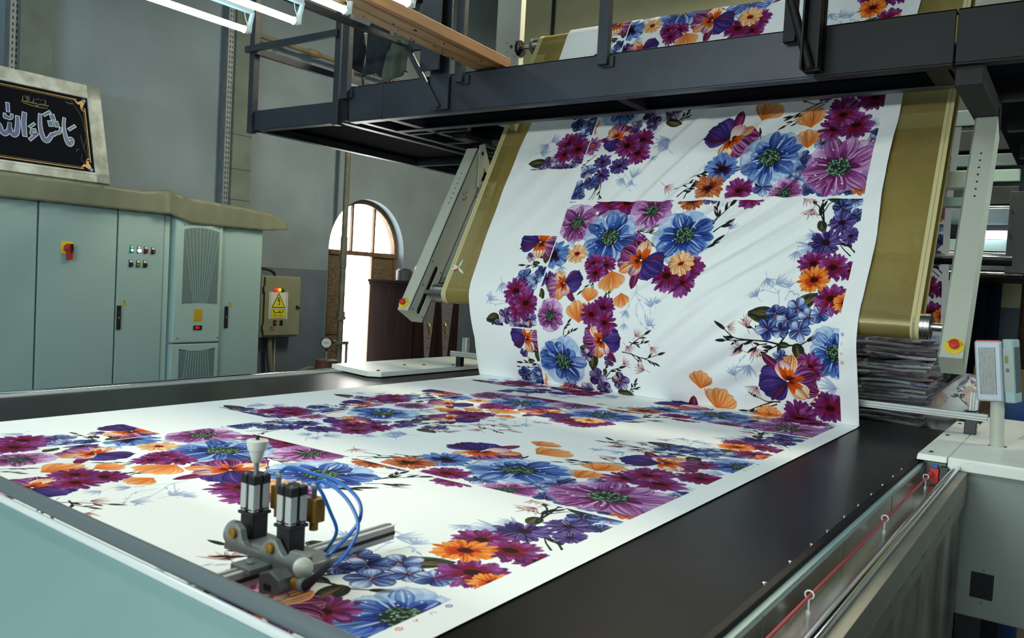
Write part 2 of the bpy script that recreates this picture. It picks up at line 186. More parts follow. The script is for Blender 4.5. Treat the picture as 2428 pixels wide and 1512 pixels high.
TW,TL,PPM=1.887,1.43,1180.0
_rs=np.random.RandomState(7)
_tab=_rs.rand(64,257).astype(np.float32)
for _k in range(64):
    _tab[_k]=np.convolve(np.concatenate([_tab[_k][-2:],_tab[_k],_tab[_k][:2]]),[.1,.25,.3,.25,.1],'valid')
def n1(x,seed):
    x=np.mod(x,1.0)*120.0; i=x.astype(np.int32); f=x-i; t=_tab[seed%64]
    return t[i]*(1-f)+t[i+1]*f
def c8(*c): return np.array(c,np.float32)/255.0
class Cloth:
    def __init__(self):
        self.W,self.H=int(TW*PPM),int(TL*PPM)
        self.a=np.empty((self.H,self.W,3),np.float32); self.a[:]=c8(240,244,243)
        self.clip=(0,TW,0,TL)
    def patch(self,x0,x1,y0,y1):
        c=self.clip
        i0=max(int(max(x0,c[0])*PPM),0); i1=min(int(min(x1,c[1])*PPM)+1,self.W,int(c[1]*PPM))
        j0=max(int(max(y0,c[2])*PPM),0); j1=min(int(min(y1,c[3])*PPM)+1,self.H,int(c[3]*PPM))
        if i1<=i0 or j1<=j0: return None
        xs=(np.arange(i0,i1)+.5)/PPM; ys=(np.arange(j0,j1)+.5)/PPM
        X,Y=np.meshgrid(xs.astype(np.float32),ys.astype(np.float32))
        return (slice(j0,j1),slice(i0,i1)),X,Y
    def over(self,sl,col,al):
        d=self.a[sl]; d+= (col-d)*al[...,None]
    def petal(self,cx,cy,th,Lp,Wd,cols,rnd,alpha=1.0,tip=.65,streak=.5,light=None,rim=None,notch=0.0,freq=1.2,base=.12):
        R=max(Lp,Wd)*1.1
        p=self.patch(cx-R,cx+R,cy-R,cy+R)
        if p is None: return
        sl,X,Y=p
        c,s=math.cos(th),math.sin(th)
        dx,dy=X-cx,Y-cy
        a=(dx*c+dy*s)/Lp; b=(-dx*s+dy*c)/(Wd*.5)
        sd=rnd.randint(0,64)
        bend=(rnd.rand()-.5)*.35
        b=b-bend*a*a
        aa=a*(1+notch*np.abs(np.sin(b*5+sd)))*(1+.06*(n1(b*.31+.2,sd+3)-.5))
        ac=np.clip(aa,0,1)
        pw=math.log(.5)/math.log(tip)
        h=np.sin(math.pi*ac**pw)**.62*(1-base*0)+base*(1-ac)**2*(ac>0)
        h=np.maximum(h,1e-4)
        d=b/h
        edge=(1-np.abs(d))*h*Wd*.5*PPM
        al=np.clip(edge*.8,0,1)*((aa>0)&(aa<1))*alpha
        if al.max()<=0: return
        t=ac[...,None]
        c0,c1,c2=cols
        col=np.where(t<.5,c0+(c1-c0)*(t*2),c1+(c2-c1)*(t*2-1))
        st=n1(d*.5*freq*.37+.5+ac*.03,sd)-.5+.5*(n1(d*freq*.9+.1,sd+9)-.5)
        if light is None: light=c8(255,255,255)
        k=np.clip(st*streak*2.2,-1,1)[...,None]
        col=np.where(k>0,col+(light-col)*k,col*(1+k*.8))
        if rim is not None:
            rr=np.clip((np.abs(d)-.72)/.28,0,1)[...,None]*.75
            rt=np.clip((ac-.86)/.14,0,1)[...,None]*.5
            col=col+(rim-col)*np.maximum(rr,rt)
        self.over(sl,col,al)
    def disc(self,cx,cy,rx,ry,col,alpha=1.0,rough=.15,seed=0):
        p=self.patch(cx-rx*1.4,cx+rx*1.4,cy-ry*1.4,cy+ry*1.4)
        if p is None: return
        sl,X,Y=p
        ang=np.arctan2(Y-cy,X-cx)/(2*math.pi); rr=np.hypot((X-cx)/rx,(Y-cy)/ry)*(1+rough*(n1(ang,seed)-.5)*2)
        al=np.clip((1-rr)*min(rx,ry)*PPM*.7,0,1)*alpha
        self.over(sl,col,al)
    def line(self,pts,w0,w1,col,alpha=1.0):
        # smooth tapered stroke
        P=np.array(pts,float)
        if len(P)==2: P=np.array([P[0],(P[0]+P[1])/2+np.array([.002,.002]),P[1]])
        n=28; q=np.linspace(0,len(P)-1,n); Q=np.stack([np.interp(q,range(len(P)),P[:,k]) for k in (0,1)],1)
        for _ in range(3): Q[1:-1]=(Q[:-2]+2*Q[1:-1]+Q[2:])/4
        m=max(w0,w1)*1.5
        p=self.patch(Q[:,0].min()-m,Q[:,0].max()+m,Q[:,1].min()-m,Q[:,1].max()+m)
        if p is None: return Q
        sl,X,Y=p; best=np.zeros(X.shape,np.float32)
        for i in range(n-1):
            ax,ay=Q[i]; bx,by=Q[i+1]; ex,ey=bx-ax,by-ay; l2=ex*ex+ey*ey+1e-12
            t=np.clip(((X-ax)*ex+(Y-ay)*ey)/l2,0,1); dd=np.hypot(X-ax-t*ex,Y-ay-t*ey)
            w=w0+(w1-w0)*(i/(n-1)); best=np.maximum(best,np.clip((w*.5-dd)*PPM+.5,0,1))
        self.over(sl,col,best*alpha); return Q
def ring(C,x,y,n,Lp,Wd,cols,rnd,jit=.15,lj=.15,**k):
    o=rnd.rand()*6.28; order=list(range(n)); rnd.shuffle(order)
    for i in order:
        th=o+6.2832*i/n+(rnd.rand()-.5)*jit*2
        C.petal(x,y,th,Lp*(1+(rnd.rand()-.5)*2*lj),Wd*(1+(rnd.rand()-.5)*.3),cols[rnd.randint(len(cols))],rnd,**k)
def seeds(C,x,y,r,rnd,asp=1.0):
    C.disc(x,y,r*1.0,r*asp,c8(34,58,48),1,.2,rnd.randint(64))
    for i in range(95):
        q=r*math.sqrt(rnd.rand())*1.02; t=rnd.rand()*6.28; g=rnd.rand()
        C.disc(x+q*math.cos(t),y+q*math.sin(t)*asp,r*.085,r*.085,c8(70+g*110,105+g*95,82+g*90),1,0)
def anemone(C,x,y,r,rnd,pal):
    wash,mid,dark=pal; wc=wash[1][1]
    ring(C,x,y,7,r*1.02,r*1.02,wash,rnd,alpha=.66,tip=.70,streak=.30,freq=.7,rim=wc*.9,lj=.12,jit=.25,notch=.04)
    ring(C,x,y,9,r*.88,r*.46,mid,rnd,alpha=.82,tip=.66,streak=.9,freq=.9,rim=dark[0][1],lj=.26,jit=.32)
    o=rnd.rand()*6.28
    for k in range(4):
        C.petal(x,y,o+k*.38,r*(.9+.12*rnd.rand()),r*.36,dark[k%2],rnd,alpha=.9,tip=.66,streak=.8,freq=.9,rim=wc)
    ring(C,x,y,10,r*.70,r*.24,dark,rnd,alpha=.95,tip=.62,streak=.6,freq=.8,lj=.25,jit=.3)
    ring(C,x,y,12,r*.50,r*.17,[(dark[0][0],dark[0][0],dark[0][1])],rnd,alpha=.95,tip=.6,streak=.4,lj=.2,jit=.3)
    for i in range(6):
        t=rnd.rand()*6.28; C.petal(x+r*.32*math.cos(t),y+r*.32*math.sin(t),t,r*(.3+.3*rnd.rand()),r*.06,(c8(240,244,250),wash[0][2],wash[0][2]),rnd,alpha=.8,tip=.45,streak=.2)
    for i in range(10):
        t=rnd.rand()*6.28; q=r*(.36+.4*rnd.rand()); C.disc(x+q*math.cos(t),y+q*math.sin(t),r*.03,r*.025,c8(245,248,252),.85)
    seeds(C,x,y,r*.32,rnd,.95)
def daisy(C,x,y,r,rnd,cols,core,disk,n=19,light=None,streak=.5,wd=.27):
    ring(C,x,y,n,r,r*wd,cols,rnd,lj=.10,tip=.74,streak=streak,light=light,notch=.05,freq=.6,base=.3)
    ring(C,x,y,n-4,r*.86,r*wd*.95,cols,rnd,lj=.14,tip=.72,streak=streak,light=light,notch=.04,freq=.6,base=.3)
    if core is not None:
        for i in range(26):
            t=rnd.rand()*6.28; C.petal(x,y,t,r*(.42+.2*rnd.rand()),r*.11,(core,core,core),rnd,alpha=.75,streak=.1,base=.6)
    for k in range(5): C.disc(x+(rnd.rand()-.5)*r*.1,y+(rnd.rand()-.5)*r*.08,r*(.25-.02*k),r*(.19-.015*k),disk*(1-.06*k),.9,.35,rnd.randint(64))
PB=([(c8(70,115,190),c8(150,185,228),c8(196,216,240)),(c8(95,145,210),c8(140,178,225),c8(205,222,243))],
    [(c8(20,42,112),c8(48,90,168),c8(120,160,214)),(c8(26,52,134),c8(74,118,192),c8(150,184,226)),(c8(18,34,100),c8(38,70,150),c8(86,128,196))],
    [(c8(22,34,98),c8(34,62,142),c8(58,98,180)),(c8(26,44,118),c8(46,80,165),c8(80,125,200))])
PM=([(c8(140,64,140),c8(190,136,196),c8(216,176,220)),(c8(150,78,152),c8(178,118,184),c8(224,194,230))],
    [(c8(94,22,82),c8(136,60,132),c8(182,124,184)),(c8(106,28,92),c8(146,70,142),c8(206,160,208))],
    [(c8(84,18,66),c8(118,38,100),c8(150,74,145)),(c8(95,24,78),c8(132,52,120),c8(170,100,165))])
DM=[(c8(132,16,50),c8(124,34,96),c8(134,54,128)),(c8(110,14,48),c8(106,26,86),c8(122,44,116)),(c8(140,22,60),c8(140,56,128),c8(172,104,172))]
DO=[(c8(190,60,14),c8(232,122,30),c8(240,150,56)),(c8(206,80,20),c8(236,134,40),c8(248,178,96))]
DP=[(c8(232,140,70),c8(246,190,130),c8(248,208,160)),(c8(226,130,60),c8(250,200,150),c8(246,180,110))]
DR=[(c8(120,40,16),c8(190,100,56),c8(214,140,96)),(c8(140,52,20),c8(206,122,76),c8(190,96,50))]
DL=[(c8(50,60,130),c8(88,130,200),c8(130,168,220)),(c8(40,50,120),c8(110,150,212),c8(84,120,190))]
DV=[(c8(50,30,90),c8(76,54,128),c8(96,78,150)),(c8(42,26,84),c8(66,46,120),c8(70,50,122))]
DMs=[(c8(120,40,90),c8(160,90,160),c8(190,130,190))]
FB=[(c8(30,36,92),c8(58,84,152),c8(120,150,200)),(c8(24,30,84),c8(44,62,128),c8(70,96,160)),(c8(40,54,120),c8(140,166,212),c8(216,226,240))]
FV=[(c8(44,26,80),c8(78,60,126),c8(140,128,176)),(c8(36,22,70),c8(64,44,108),c8(84,66,132)),(c8(60,44,100),c8(176,168,206),c8(228,224,238))]
def forget(C,x,y,r,rnd,cols):
    o=rnd.rand()*6.28
    for i in range(5):
        C.petal(x,y,o+i*1.2566+(rnd.rand()-.5)*.3,r*(.95+.2*rnd.rand()),r*.88,cols[rnd.randint(len(cols))],rnd,tip=.66,streak=.85,freq=.8,rim=cols[1][0],base=.2)
    if rnd.rand()<.3: C.petal(x,y,o+.3,r*.95,r*.5,(c8(150,90,90),c8(226,170,130),c8(240,200,170)),rnd,streak=.8)
    C.disc(x,y,r*.17,r*.15,c8(96,22,52)); 
    for i in range(4): C.disc(x+(rnd.rand()-.5)*r*.3,y+(rnd.rand()-.5)*r*.3,r*.05,r*.05,c8(200,70,50) if i%2 else c8(250,245,245))
def pansy(C,x,y,r,f,rnd):
    fan=[(c8(40,28,84),c8(78,56,136),c8(58,42,112)),(c8(52,36,100),c8(98,76,160),c8(74,54,132))]
    for k,q in enumerate((-.75,.75,-.4,.4,0)):
        C.petal(x,y,f+q*.75,r*(1.12-.12*abs(q)),r*.72,fan[k%2],rnd,tip=.68,streak=.75,light=c8(170,150,205),freq=2.2,notch=.03)
    C.petal(x,y,f-.62,r*1.08,r*.2,(c8(50,30,80),c8(110,30,70),c8(60,36,96)),rnd,streak=.4)
    st=[(c8(236,206,206),c8(170,96,160),c8(122,26,72)),(c8(246,226,220),c8(154,74,150),c8(140,40,96))]
    C.petal(x,y,f+1.15,r*1.28,r*.36,(c8(160,70,120),c8(132,36,96),c8(104,18,60)),rnd,streak=.6,freq=1.2)
    for q in (2.45,3.75,3.1):
        C.petal(x,y,f+q,r*(1.0+.12*rnd.rand()),r*.80,st[rnd.randint(2)],rnd,tip=.66,streak=1.2,freq=2.2,notch=.03)
    C.petal(x,y,f+2.0,r*.98,r*.52,(c8(236,120,30),c8(244,190,140),c8(236,140,60)),rnd,streak=.9,freq=1.6,notch=.03)
    C.petal(x,y,f+4.3,r*.92,r*.66,(c8(250,234,220),c8(248,222,198),c8(238,176,120)),rnd,tip=.62,streak=.9,light=c8(255,252,248),freq=1.6,notch=.07)
    C.petal(x,y,f+1.5,r*.80,r*.60,(c8(250,238,230),c8(246,214,198),c8(206,140,166)),rnd,tip=.62,streak=.9,freq=1.6,notch=.07)
    for i in range(15):
        C.petal(x,y,f+3.0+(rnd.rand()-.5)*3.8,r*(.30+.32*rnd.rand()),r*.19,(c8(140,40,12),c8(222,92,18),c8(238,118,30)),rnd,tip=.5,streak=.6,light=c8(250,170,80))
    for i in range(7):
        C.petal(x,y,f+3.0+(rnd.rand()-.5)*2.8,r*(.2+.14*rnd.rand()),r*.08,(c8(60,16,16),c8(86,24,18),c8(130,44,18)),rnd,streak=.2)
    C.disc(x,y,r*.06,r*.04,c8(252,240,230))
def poppy(C,x,y,r,f,rnd):
    bx,by=x-math.cos(f)*r*.75,y-math.sin(f)*r*.75
    k=(c8(230,120,44),c8(240,156,86),c8(244,180,120)); k2=(c8(222,108,34),c8(236,140,66),c8(246,196,146))
    for q in (-.62,.62,-.32,.34,0):
        C.petal(bx,by,f+q,r*(1.75-.25*abs(q)),r*.85,k if rnd.rand()<.5 else k2,rnd,alpha=.85,tip=.7,streak=.6,freq=1.3,light=c8(252,232,204),rim=c8(238,160,84))
    for q in (-.5,.1,.55): C.petal(bx,by,f+q,r*.6,r*.12,(c8(232,130,50),)*3,rnd,alpha=.8,streak=.3)
def leaf(C,x,y,r,f,rnd):
    bx,by=x-math.cos(f)*r,y-math.sin(f)*r
    C.petal(bx,by,f,r*2.05,r*1.15,(c8(40,46,34),c8(62,78,54),c8(44,60,48)),rnd,tip=.42,streak=.9,light=c8(140,150,110),freq=1.6,notch=.04)
    C.petal(bx,by,f+.10,r*1.7,r*.36,(c8(120,84,30),c8(150,104,48),c8(110,90,50)),rnd,alpha=.75,streak=.9,freq=1.8)
    C.petal(bx,by,f-.22,r*1.5,r*.26,(c8(24,34,30),c8(30,44,38),c8(24,36,34)),rnd,alpha=.8,streak=.4)
def twig(C,pts,w,col,tipc,rnd,leafy=True,alpha=1.0):
    Q=C.line(pts,w*1.1,w*.5,col,alpha)
    d=Q[-1]-Q[-5]; th=math.atan2(d[1],d[0])
    C.petal(Q[-3][0],Q[-3][1],th,w*9,w*2.6,(col,col,tipc),rnd,alpha=alpha,tip=.4,streak=.3)
    if leafy:
        for k in (.45,.75):
            i=int(k*27); d=Q[min(i+2,27)]-Q[i]; th=math.atan2(d[1],d[0])+(.55 if rnd.rand()<.5 else -.55)
            C.petal(Q[i][0],Q[i][1],th,w*7,w*2.2,(col,col,tipc),rnd,alpha=alpha,tip=.4,streak=.3)
def lily(C,x,y,r,rnd,cols,core,alpha=1.0):
    o=rnd.rand()*6.28; bx,by=x-math.cos(o)*r*.55,y-math.sin(o)*r*.55
    for i,q in enumerate((-.95,-.5,-.12,.25,.62,1.0)):
        C.petal(bx,by,o+q*.85+(rnd.rand()-.5)*.12,r*(1.15+.45*rnd.rand()),r*(.20+.08*rnd.rand()),cols,rnd,alpha=alpha,tip=.40,streak=.7,freq=1.2)
    C.petal(bx,by,o+3.14+(rnd.rand()-.5)*.5,r*.9,r*.10,(cols[0],cols[0],cols[0]),rnd,alpha=alpha,tip=.5,streak=.2)
    if core is not None:
        C.petal(bx,by,o,r*.55,r*.16,(core,core,cols[1]),rnd,alpha=.75,tip=.4,streak=.3)
def paint_cloth():
    C=Cloth(); rnd=np.random.RandomState(11)
    lo,hi=.007,TL-.007
    for m in MOTIFS:
        ty=m[0]
        if isinstance(m[1],list):
            pts=[tuple(p) for p in m[1]]; cx,cy=np.mean(pts,axis=0)
        else: cx,cy=m[1],m[2]; pts=None
        sh=TL if cy<-.02 else 0.0
        cy+=sh
        if pts: pts=[(a,b+sh) for a,b in pts]
        if cx<.417:
            if cy<.70: C.clip=(0,.416,.207,.697)
            else: C.clip=(0,.416,.704,1.228)
        else: C.clip=(.422,1.820,lo,hi)
        if ty in 'WwT' and cx>.417 and cy>.02: C.clip=(.422,1.820,lo,hi)
        if pts:
            if ty=='W': twig(C,pts,m[2],c8(140,172,208),c8(150,160,205),rnd,True,.62)
            elif ty=='S': twig(C,pts,m[2]*1.25,c8(34,36,32),c8(196,104,52) if rnd.rand()<.6 else c8(40,48,38),rnd,len(pts)>2 and rnd.rand()<.8)
            else: C.line(pts,m[2],m[2]*.5,c8(240,150,80),.85)
            continue
        x,y,r=cx,cy,m[3]
        if ty=='w': lily(C,x,y,r,rnd,(c8(170,165,210),c8(150,178,214),c8(176,196,226)),None,.6)
        elif ty=='T': lily(C,x,y,r,rnd,(c8(190,140,150),c8(222,190,186),c8(232,214,210)),c8(84,30,70))
        elif ty=='G': leaf(C,x,y,r,m[4],rnd)
        elif ty=='F': forget(C,x,y,r,rnd,FB)
        elif ty=='f': forget(C,x,y,r,rnd,FV)
        elif ty=='V': daisy(C,x,y,r,rnd,DV,None,c8(60,16,50),13,c8(225,218,238),.95,.36)
        elif ty=='B': anemone(C,x,y,r,rnd,PB)
        elif ty=='M': anemone(C,x,y,r,rnd,PM)
        elif ty=='M2': daisy(C,x,y,r,rnd,DMs,c8(130,50,110),c8(220,140,90),15,c8(238,220,240),.9)
        elif ty=='D': daisy(C,x,y,r,rnd,DM,c8(140,14,46),c8(62,14,24),19,c8(206,160,210),.55)
        elif ty=='O': daisy(C,x,y,r,rnd,DO,c8(190,56,16),c8(84,28,10),18,c8(255,232,200),.6)
        elif ty=='P': daisy(C,x,y,r,rnd,DP,None,c8(160,30,22),14,c8(255,246,232),.8,.36)
        elif ty=='R': daisy(C,x,y,r,rnd,DR,c8(120,36,14),c8(70,24,14),18,c8(240,206,176),.8)
        elif ty=='L': daisy(C,x,y,r,rnd,DL,c8(64,24,72),c8(34,18,36),21,c8(190,212,240),.8)
        elif ty=='H': pansy(C,x,y,r,m[4],rnd)
        elif ty=='hs': pansy(C,x,y,r,m[4],rnd)
        elif ty=='Q': poppy(C,x,y,r,m[4],rnd)
    # small colour-check characters printed along the right margin
    C.clip=(0,TW,0,TL)
    for k,(ch,col) in enumerate(((0,c8(40,60,150)),(1,c8(150,110,190)),(2,c8(214,70,60)),(3,c8(220,80,40)))):
        y=.61+k*.037; x=1.832
        if ch in (0,3):
            t=np.linspace(0,6.3,14); C.line([(x+.0045*math.cos(q),y+.006*math.sin(q)) for q in t],.0018,.0018,col,.8)
            C.line([(x-.004,y-.001),(x,y),(x+.004,y+.001)],.0015,.0015,col,.7)
        elif ch==1:
            t=np.linspace(.9,5.4,12); C.line([(x+.004*math.cos(q),y+.005*math.sin(q)) for q in t],.0015,.0015,col,.7)
        else: C.line([(x-.004,y-.004),(x+.002,y),(x-.003,y+.004)],.0018,.0018,col,.8)
    paper=c8(240,244,243)
    return np.clip(paper*(np.clip(C.a,0,1)/paper)**1.22,0,1)

SIGN= [[(2.8027, 0.4288, 0.0142), (2.793, 0.383, 0.0164), (2.7942, 0.3285, 0.0197), (2.8017, 0.2753, 0.0241), (2.8167, 0.2452, 0.0285), (2.8353, 0.2594, 0.0263), (2.8415, 0.2853, 0.0197), (2.8294, 0.294, 0.0142), (2.8179, 0.2826, 0.011)], [(2.8249, 0.3519, 0.0142), (2.8702, 0.3871, 0.0142)], [(2.6465, 0.4248, 0.0153), (2.6387, 0.3632, 0.0197), (2.641, 0.2996, 0.0241), (2.6539, 0.254, 0.0274), (2.6726, 0.244, 0.0263), (2.6952, 0.2722, 0.0241), (2.7106, 0.3019, 0.0197), (2.7225, 0.2961, 0.0197), (2.7398, 0.3182, 0.0164), (2.7493, 0.3119, 0.0164), (2.7669, 0.3261, 0.0153), (2.7717, 0.3542, 0.0121)], [(2.7132, 0.417, 0.0362), (2.7383, 0.4222, 0.0362)], [(2.6956, 0.3692, 0.034), (2.7201, 0.374, 0.034)], [(2.735, 0.3726, 0.034), (2.7587, 0.3773, 0.034)], [(2.6699, 0.4221, 0.0142), (2.7129, 0.4549, 0.0142)], [(2.6078, 0.3092, 0.011), (2.5857, 0.305, 0.0132), (2.5759, 0.2767, 0.0153), (2.5928, 0.2772, 0.0132), (2.6154, 0.2868, 0.0121)], [(2.6152, 0.2841, 0.0142), (2.5648, 0.2352, 0.0164)], [(2.5703, 0.3206, 0.0121), (2.6045, 0.3511, 0.0121)], [(2.5488, 0.414, 0.0219), (2.5366, 0.3429, 0.0263), (2.537, 0.2537, 0.0219)], [(2.5032, 0.3808, 0.0186), (2.5011, 0.3254, 0.0241), (2.4896, 0.2658, 0.0274), (2.4716, 0.2468, 0.0274), (2.4546, 0.2644, 0.0252), (2.4485, 0.2995, 0.0197), (2.4518, 0.326, 0.0164)], [(2.4518, 0.326, 0.0164), (2.4452, 0.2729, 0.0241), (2.4161, 0.2442, 0.0274), (2.3992, 0.259, 0.0241), (2.3931, 0.2938, 0.0197), (2.3857, 0.3129, 0.0164), (2.372, 0.259, 0.0219), (2.3592, 0.2668, 0.0164)], [(2.4273, 0.3833, 0.011), (2.4257, 0.3545, 0.0153), (2.4428, 0.3658, 0.0132), (2.4463, 0.3535, 0.0142), (2.468, 0.3631, 0.0142), (2.4701, 0.387, 0.011)], [(2.4509, 0.4586, 0.0164), (2.4491, 0.4009, 0.0164)]]
GOLD= [[(2.707, 0.5, 0.003), (2.703, 0.489, 0.0042), (2.698, 0.497, 0.003), (2.694, 0.489, 0.004), (2.689, 0.496, 0.003)], [(2.694, 0.5273, 0.003), (2.686, 0.5209, 0.0026)], [(2.69, 0.5285, 0.003), (2.6875, 0.504, 0.004), (2.684, 0.49, 0.0044), (2.677, 0.489, 0.003)], [(2.683, 0.5302, 0.003), (2.675, 0.5318, 0.0026)], [(2.679, 0.5, 0.003), (2.675, 0.489, 0.0042), (2.67, 0.497, 0.003), (2.666, 0.489, 0.004), (2.661, 0.496, 0.003)], [(2.666, 0.5272, 0.003), (2.658, 0.5209, 0.0026)], [(2.662, 0.5, 0.003), (2.658, 0.489, 0.0042), (2.653, 0.497, 0.003), (2.649, 0.489, 0.004), (2.644, 0.496, 0.003)], [(2.649, 0.5321, 0.003), (2.641, 0.5192, 0.0026)], [(2.645, 0.494, 0.003), (2.639, 0.48, 0.0042), (2.629, 0.478, 0.0036), (2.623, 0.484, 0.0026)], [(2.637, 0.5277, 0.003), (2.629, 0.5247, 0.0026)], [(2.633, 0.5, 0.003), (2.629, 0.489, 0.0042), (2.624, 0.497, 0.003), (2.62, 0.489, 0.004), (2.615, 0.496, 0.003)], [(2.616, 0.5247, 0.003), (2.6135, 0.504, 0.004), (2.61, 0.49, 0.0044), (2.603, 0.489, 0.003)], [(2.605, 0.5, 0.003), (2.601, 0.489, 0.0042), (2.596, 0.497, 0.003), (2.592, 0.489, 0.004), (2.587, 0.496, 0.003)], [(2.592, 0.5337, 0.003), (2.584, 0.5369, 0.0026)], [(2.588, 0.5291, 0.003), (2.5855, 0.504, 0.004), (2.582, 0.49, 0.0044), (2.575, 0.489, 0.003)], [(2.581, 0.5203, 0.003), (2.573, 0.5304, 0.0026)], [(2.577, 0.5324, 0.003), (2.5745, 0.504, 0.004), (2.571, 0.49, 0.0044), (2.564, 0.489, 0.003)], [(2.57, 0.5174, 0.003), (2.562, 0.5343, 0.0026)], [(2.566, 0.5, 0.003), (2.562, 0.489, 0.0042), (2.557, 0.497, 0.003), (2.553, 0.489, 0.004), (2.548, 0.496, 0.003)], [(2.553, 0.5259, 0.003), (2.545, 0.5275, 0.0026)], [(2.549, 0.5244, 0.003), (2.5465, 0.504, 0.004), (2.543, 0.49, 0.0044), (2.536, 0.489, 0.003)], [(2.7, 0.476, 0.003), (2.66, 0.47, 0.0044), (2.6, 0.474, 0.0044), (2.545, 0.482, 0.003)]]
KH = [[(4.9073, 0.1279, 0.005), (4.8933, 0.1309, 0.0045), (4.9054, 0.1163, 0.006), (4.8754, 0.1127, 0.006)], [(4.9028, 0.1401, 0.007), (4.9068, 0.136, 0.007)], [(4.8542, 0.1348, 0.0055), (4.854, 0.1147, 0.0055)], [(4.8549, 0.1222, 0.0045), (4.8729, 0.1243, 0.0045), (4.8772, 0.1147, 0.0045), (4.8553, 0.1137, 0.0055)], [(4.8785, 0.1127, 0.0065), (4.8108, 0.1121, 0.0065)], [(4.8142, 0.1161, 0.006), (4.805, 0.1046, 0.0055), (4.7916, 0.1006, 0.0045)], [(4.8019, 0.1161, 0.005), (4.7879, 0.1246, 0.005), (4.795, 0.1316, 0.005), (4.8065, 0.1236, 0.005), (4.8007, 0.1156, 0.005)], [(4.7861, 0.1356, 0.005), (4.7912, 0.1336, 0.005)], [(4.7958, 0.1386, 0.005), (4.8009, 0.1366, 0.005)]]
HW = [[(4.7693, -0.0137, 0.004), (4.7637, -0.0236, 0.004), (4.7703, -0.0337, 0.004), (4.7772, -0.0238, 0.004), (4.7693, -0.0137, 0.004)], [(4.7863, -0.0114, 0.0035), (4.7846, -0.0254, 0.0035), (4.8005, -0.0236, 0.0035)], [(4.7404, -0.0447, 0.002), (4.7596, -0.0385, 0.0025)], [(4.7729, -0.0372, 0.003), (4.7714, -0.0552, 0.003)], [(4.7798, -0.0513, 0.003), (4.7816, -0.0394, 0.003), (4.7908, -0.0505, 0.003), (4.7914, -0.0375, 0.003)], [(4.8097, -0.0348, 0.003), (4.7987, -0.0376, 0.003), (4.8032, -0.0527, 0.003)], [(4.7954, -0.0441, 0.0025), (4.8113, -0.0428, 0.0025)]]
BL = [[(4.8495, 0.2494, 0.012), (4.8399, 0.2191, 0.01)], [(4.84, 0.2166, 0.008), (4.8583, 0.2244, 0.008)], [(4.8583, 0.2244, 0.01), (4.8525, 0.1916, 0.006)], [(4.8439, 0.1901, 0.007), (4.8519, 0.1791, 0.005), (4.86, 0.1912, 0.007)]]

# ------------------------------------------------------------------ materials
M_wall = mat('wall_paint', (120, 137, 148), 0.75, bump=0.2, bscale=14, scale=1.3, var=0.04, dirt=(106, 122, 132))
M_wallback = mat('wall_paint_warm', (186, 186, 150), 0.8, var=0.06, scale=2, bump=0.15, bscale=14)
M_dado = mat('dado_paint', (86, 99, 114), 0.5, var=0.12, scale=3, bump=0.1, bscale=20)
M_concrete = mat('concrete', (98, 110, 104), 0.85, var=0.16, scale=5, bump=0.3, bscale=40)
M_floor = mat('floor_concrete', (86, 80, 74), 0.7, var=0.25, scale=4, bump=0.2)
M_galv = mat('galvanised', (120, 130, 134), 0.5, 0.4, var=0.12, scale=12)
M_cab = mat('cabinet_enamel', (148, 176, 175), 0.42, var=0.03, scale=3, bump=0.06, bscale=260)
M_cab2 = mat('cabinet_enamel_light', (158, 186, 184), 0.42, var=0.03, scale=3, bump=0.06, bscale=260)
M_seam = mat('seam_dark', (26, 30, 34), 0.6)
M_black = mat('black_plastic', (22, 24, 28), 0.4)
M_blacksoft = mat('black_rubber', (18, 19, 21), 0.6, spec=0.12)
M_white = mat('white_enamel', (222, 228, 224), 0.4)
M_offwhite = mat('machine_enamel', (182, 187, 172), 0.42, bump=0.08, bscale=300, var=0.04, scale=5)
M_panel = mat('carriage_enamel', (106, 140, 139), 0.34, bump=0.05, bscale=320, var=0.03, scale=4)
M_cover = mat('cover_enamel', (234, 238, 230), 0.38, bump=0.05, bscale=300, var=0.04, scale=6)
M_console = mat('console_enamel', (140, 150, 144), 0.42, bump=0.06, bscale=300, var=0.05, scale=4)
M_side = mat('dirty_side_panel', (126, 126, 116), 0.5, var=0.1, scale=5, dirt=(70, 66, 60), stretch=(1, 1.3, 0.9), bump=0.05)
M_lip = mat('side_lip_enamel', (124, 122, 108), 0.45, var=0.1, scale=9)
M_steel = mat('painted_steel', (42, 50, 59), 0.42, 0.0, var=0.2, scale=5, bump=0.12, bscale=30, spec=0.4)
M_steel2 = mat('painted_steel_shade', (17, 18, 19), 0.55, 0.0, var=0.3, scale=7, bump=0.12, bscale=30, spec=0.25)
M_deck = mat('deck_steel', (14, 18, 23), 0.9, 0.0, var=0.3, scale=3, spec=0.02)
M_chrome = mat('chrome', (225, 228, 232), 0.12, 1.0)
M_stain = mat('stainless', (190, 190, 184), 0.2, 1.0, var=0.1, scale=6)
M_roll = mat('roller_steel', (176, 176, 170), 0.3, 1.0, var=0.08, scale=20)
M_alu = mat('anodised_aluminium', (186, 192, 190), 0.45, 0.35)
M_aludark = mat('aluminium_shade', (120, 122, 120), 0.4, 0.7)
M_rubber = mat('blanket_rubber', (24, 25, 27), 0.28, var=0.16, scale=3, bump=0.03, bscale=40, stretch=(1, 0.2, 1), spec=0.04)
M_tube = mat('tube_rubber', (84, 94, 98), 0.45)
M_red = mat('red_plastic', (196, 42, 32), 0.45)
M_redcord = mat('red_cord', (168, 26, 44), 0.5)
M_yellow = mat('yellow_plastic', (226, 196, 30), 0.5)
M_blue = mat('blue_hose', (18, 92, 170), 0.35)
M_bluecap = mat('blue_plastic', (30, 90, 170), 0.4)
M_brass = mat('brass', (150, 112, 44), 0.4, 0.6)
M_wood = mat('timber', (170, 132, 84), 0.6, var=0.22, scale=7, stretch=(3, 0.35, 6), bump=0.15, bscale=30)
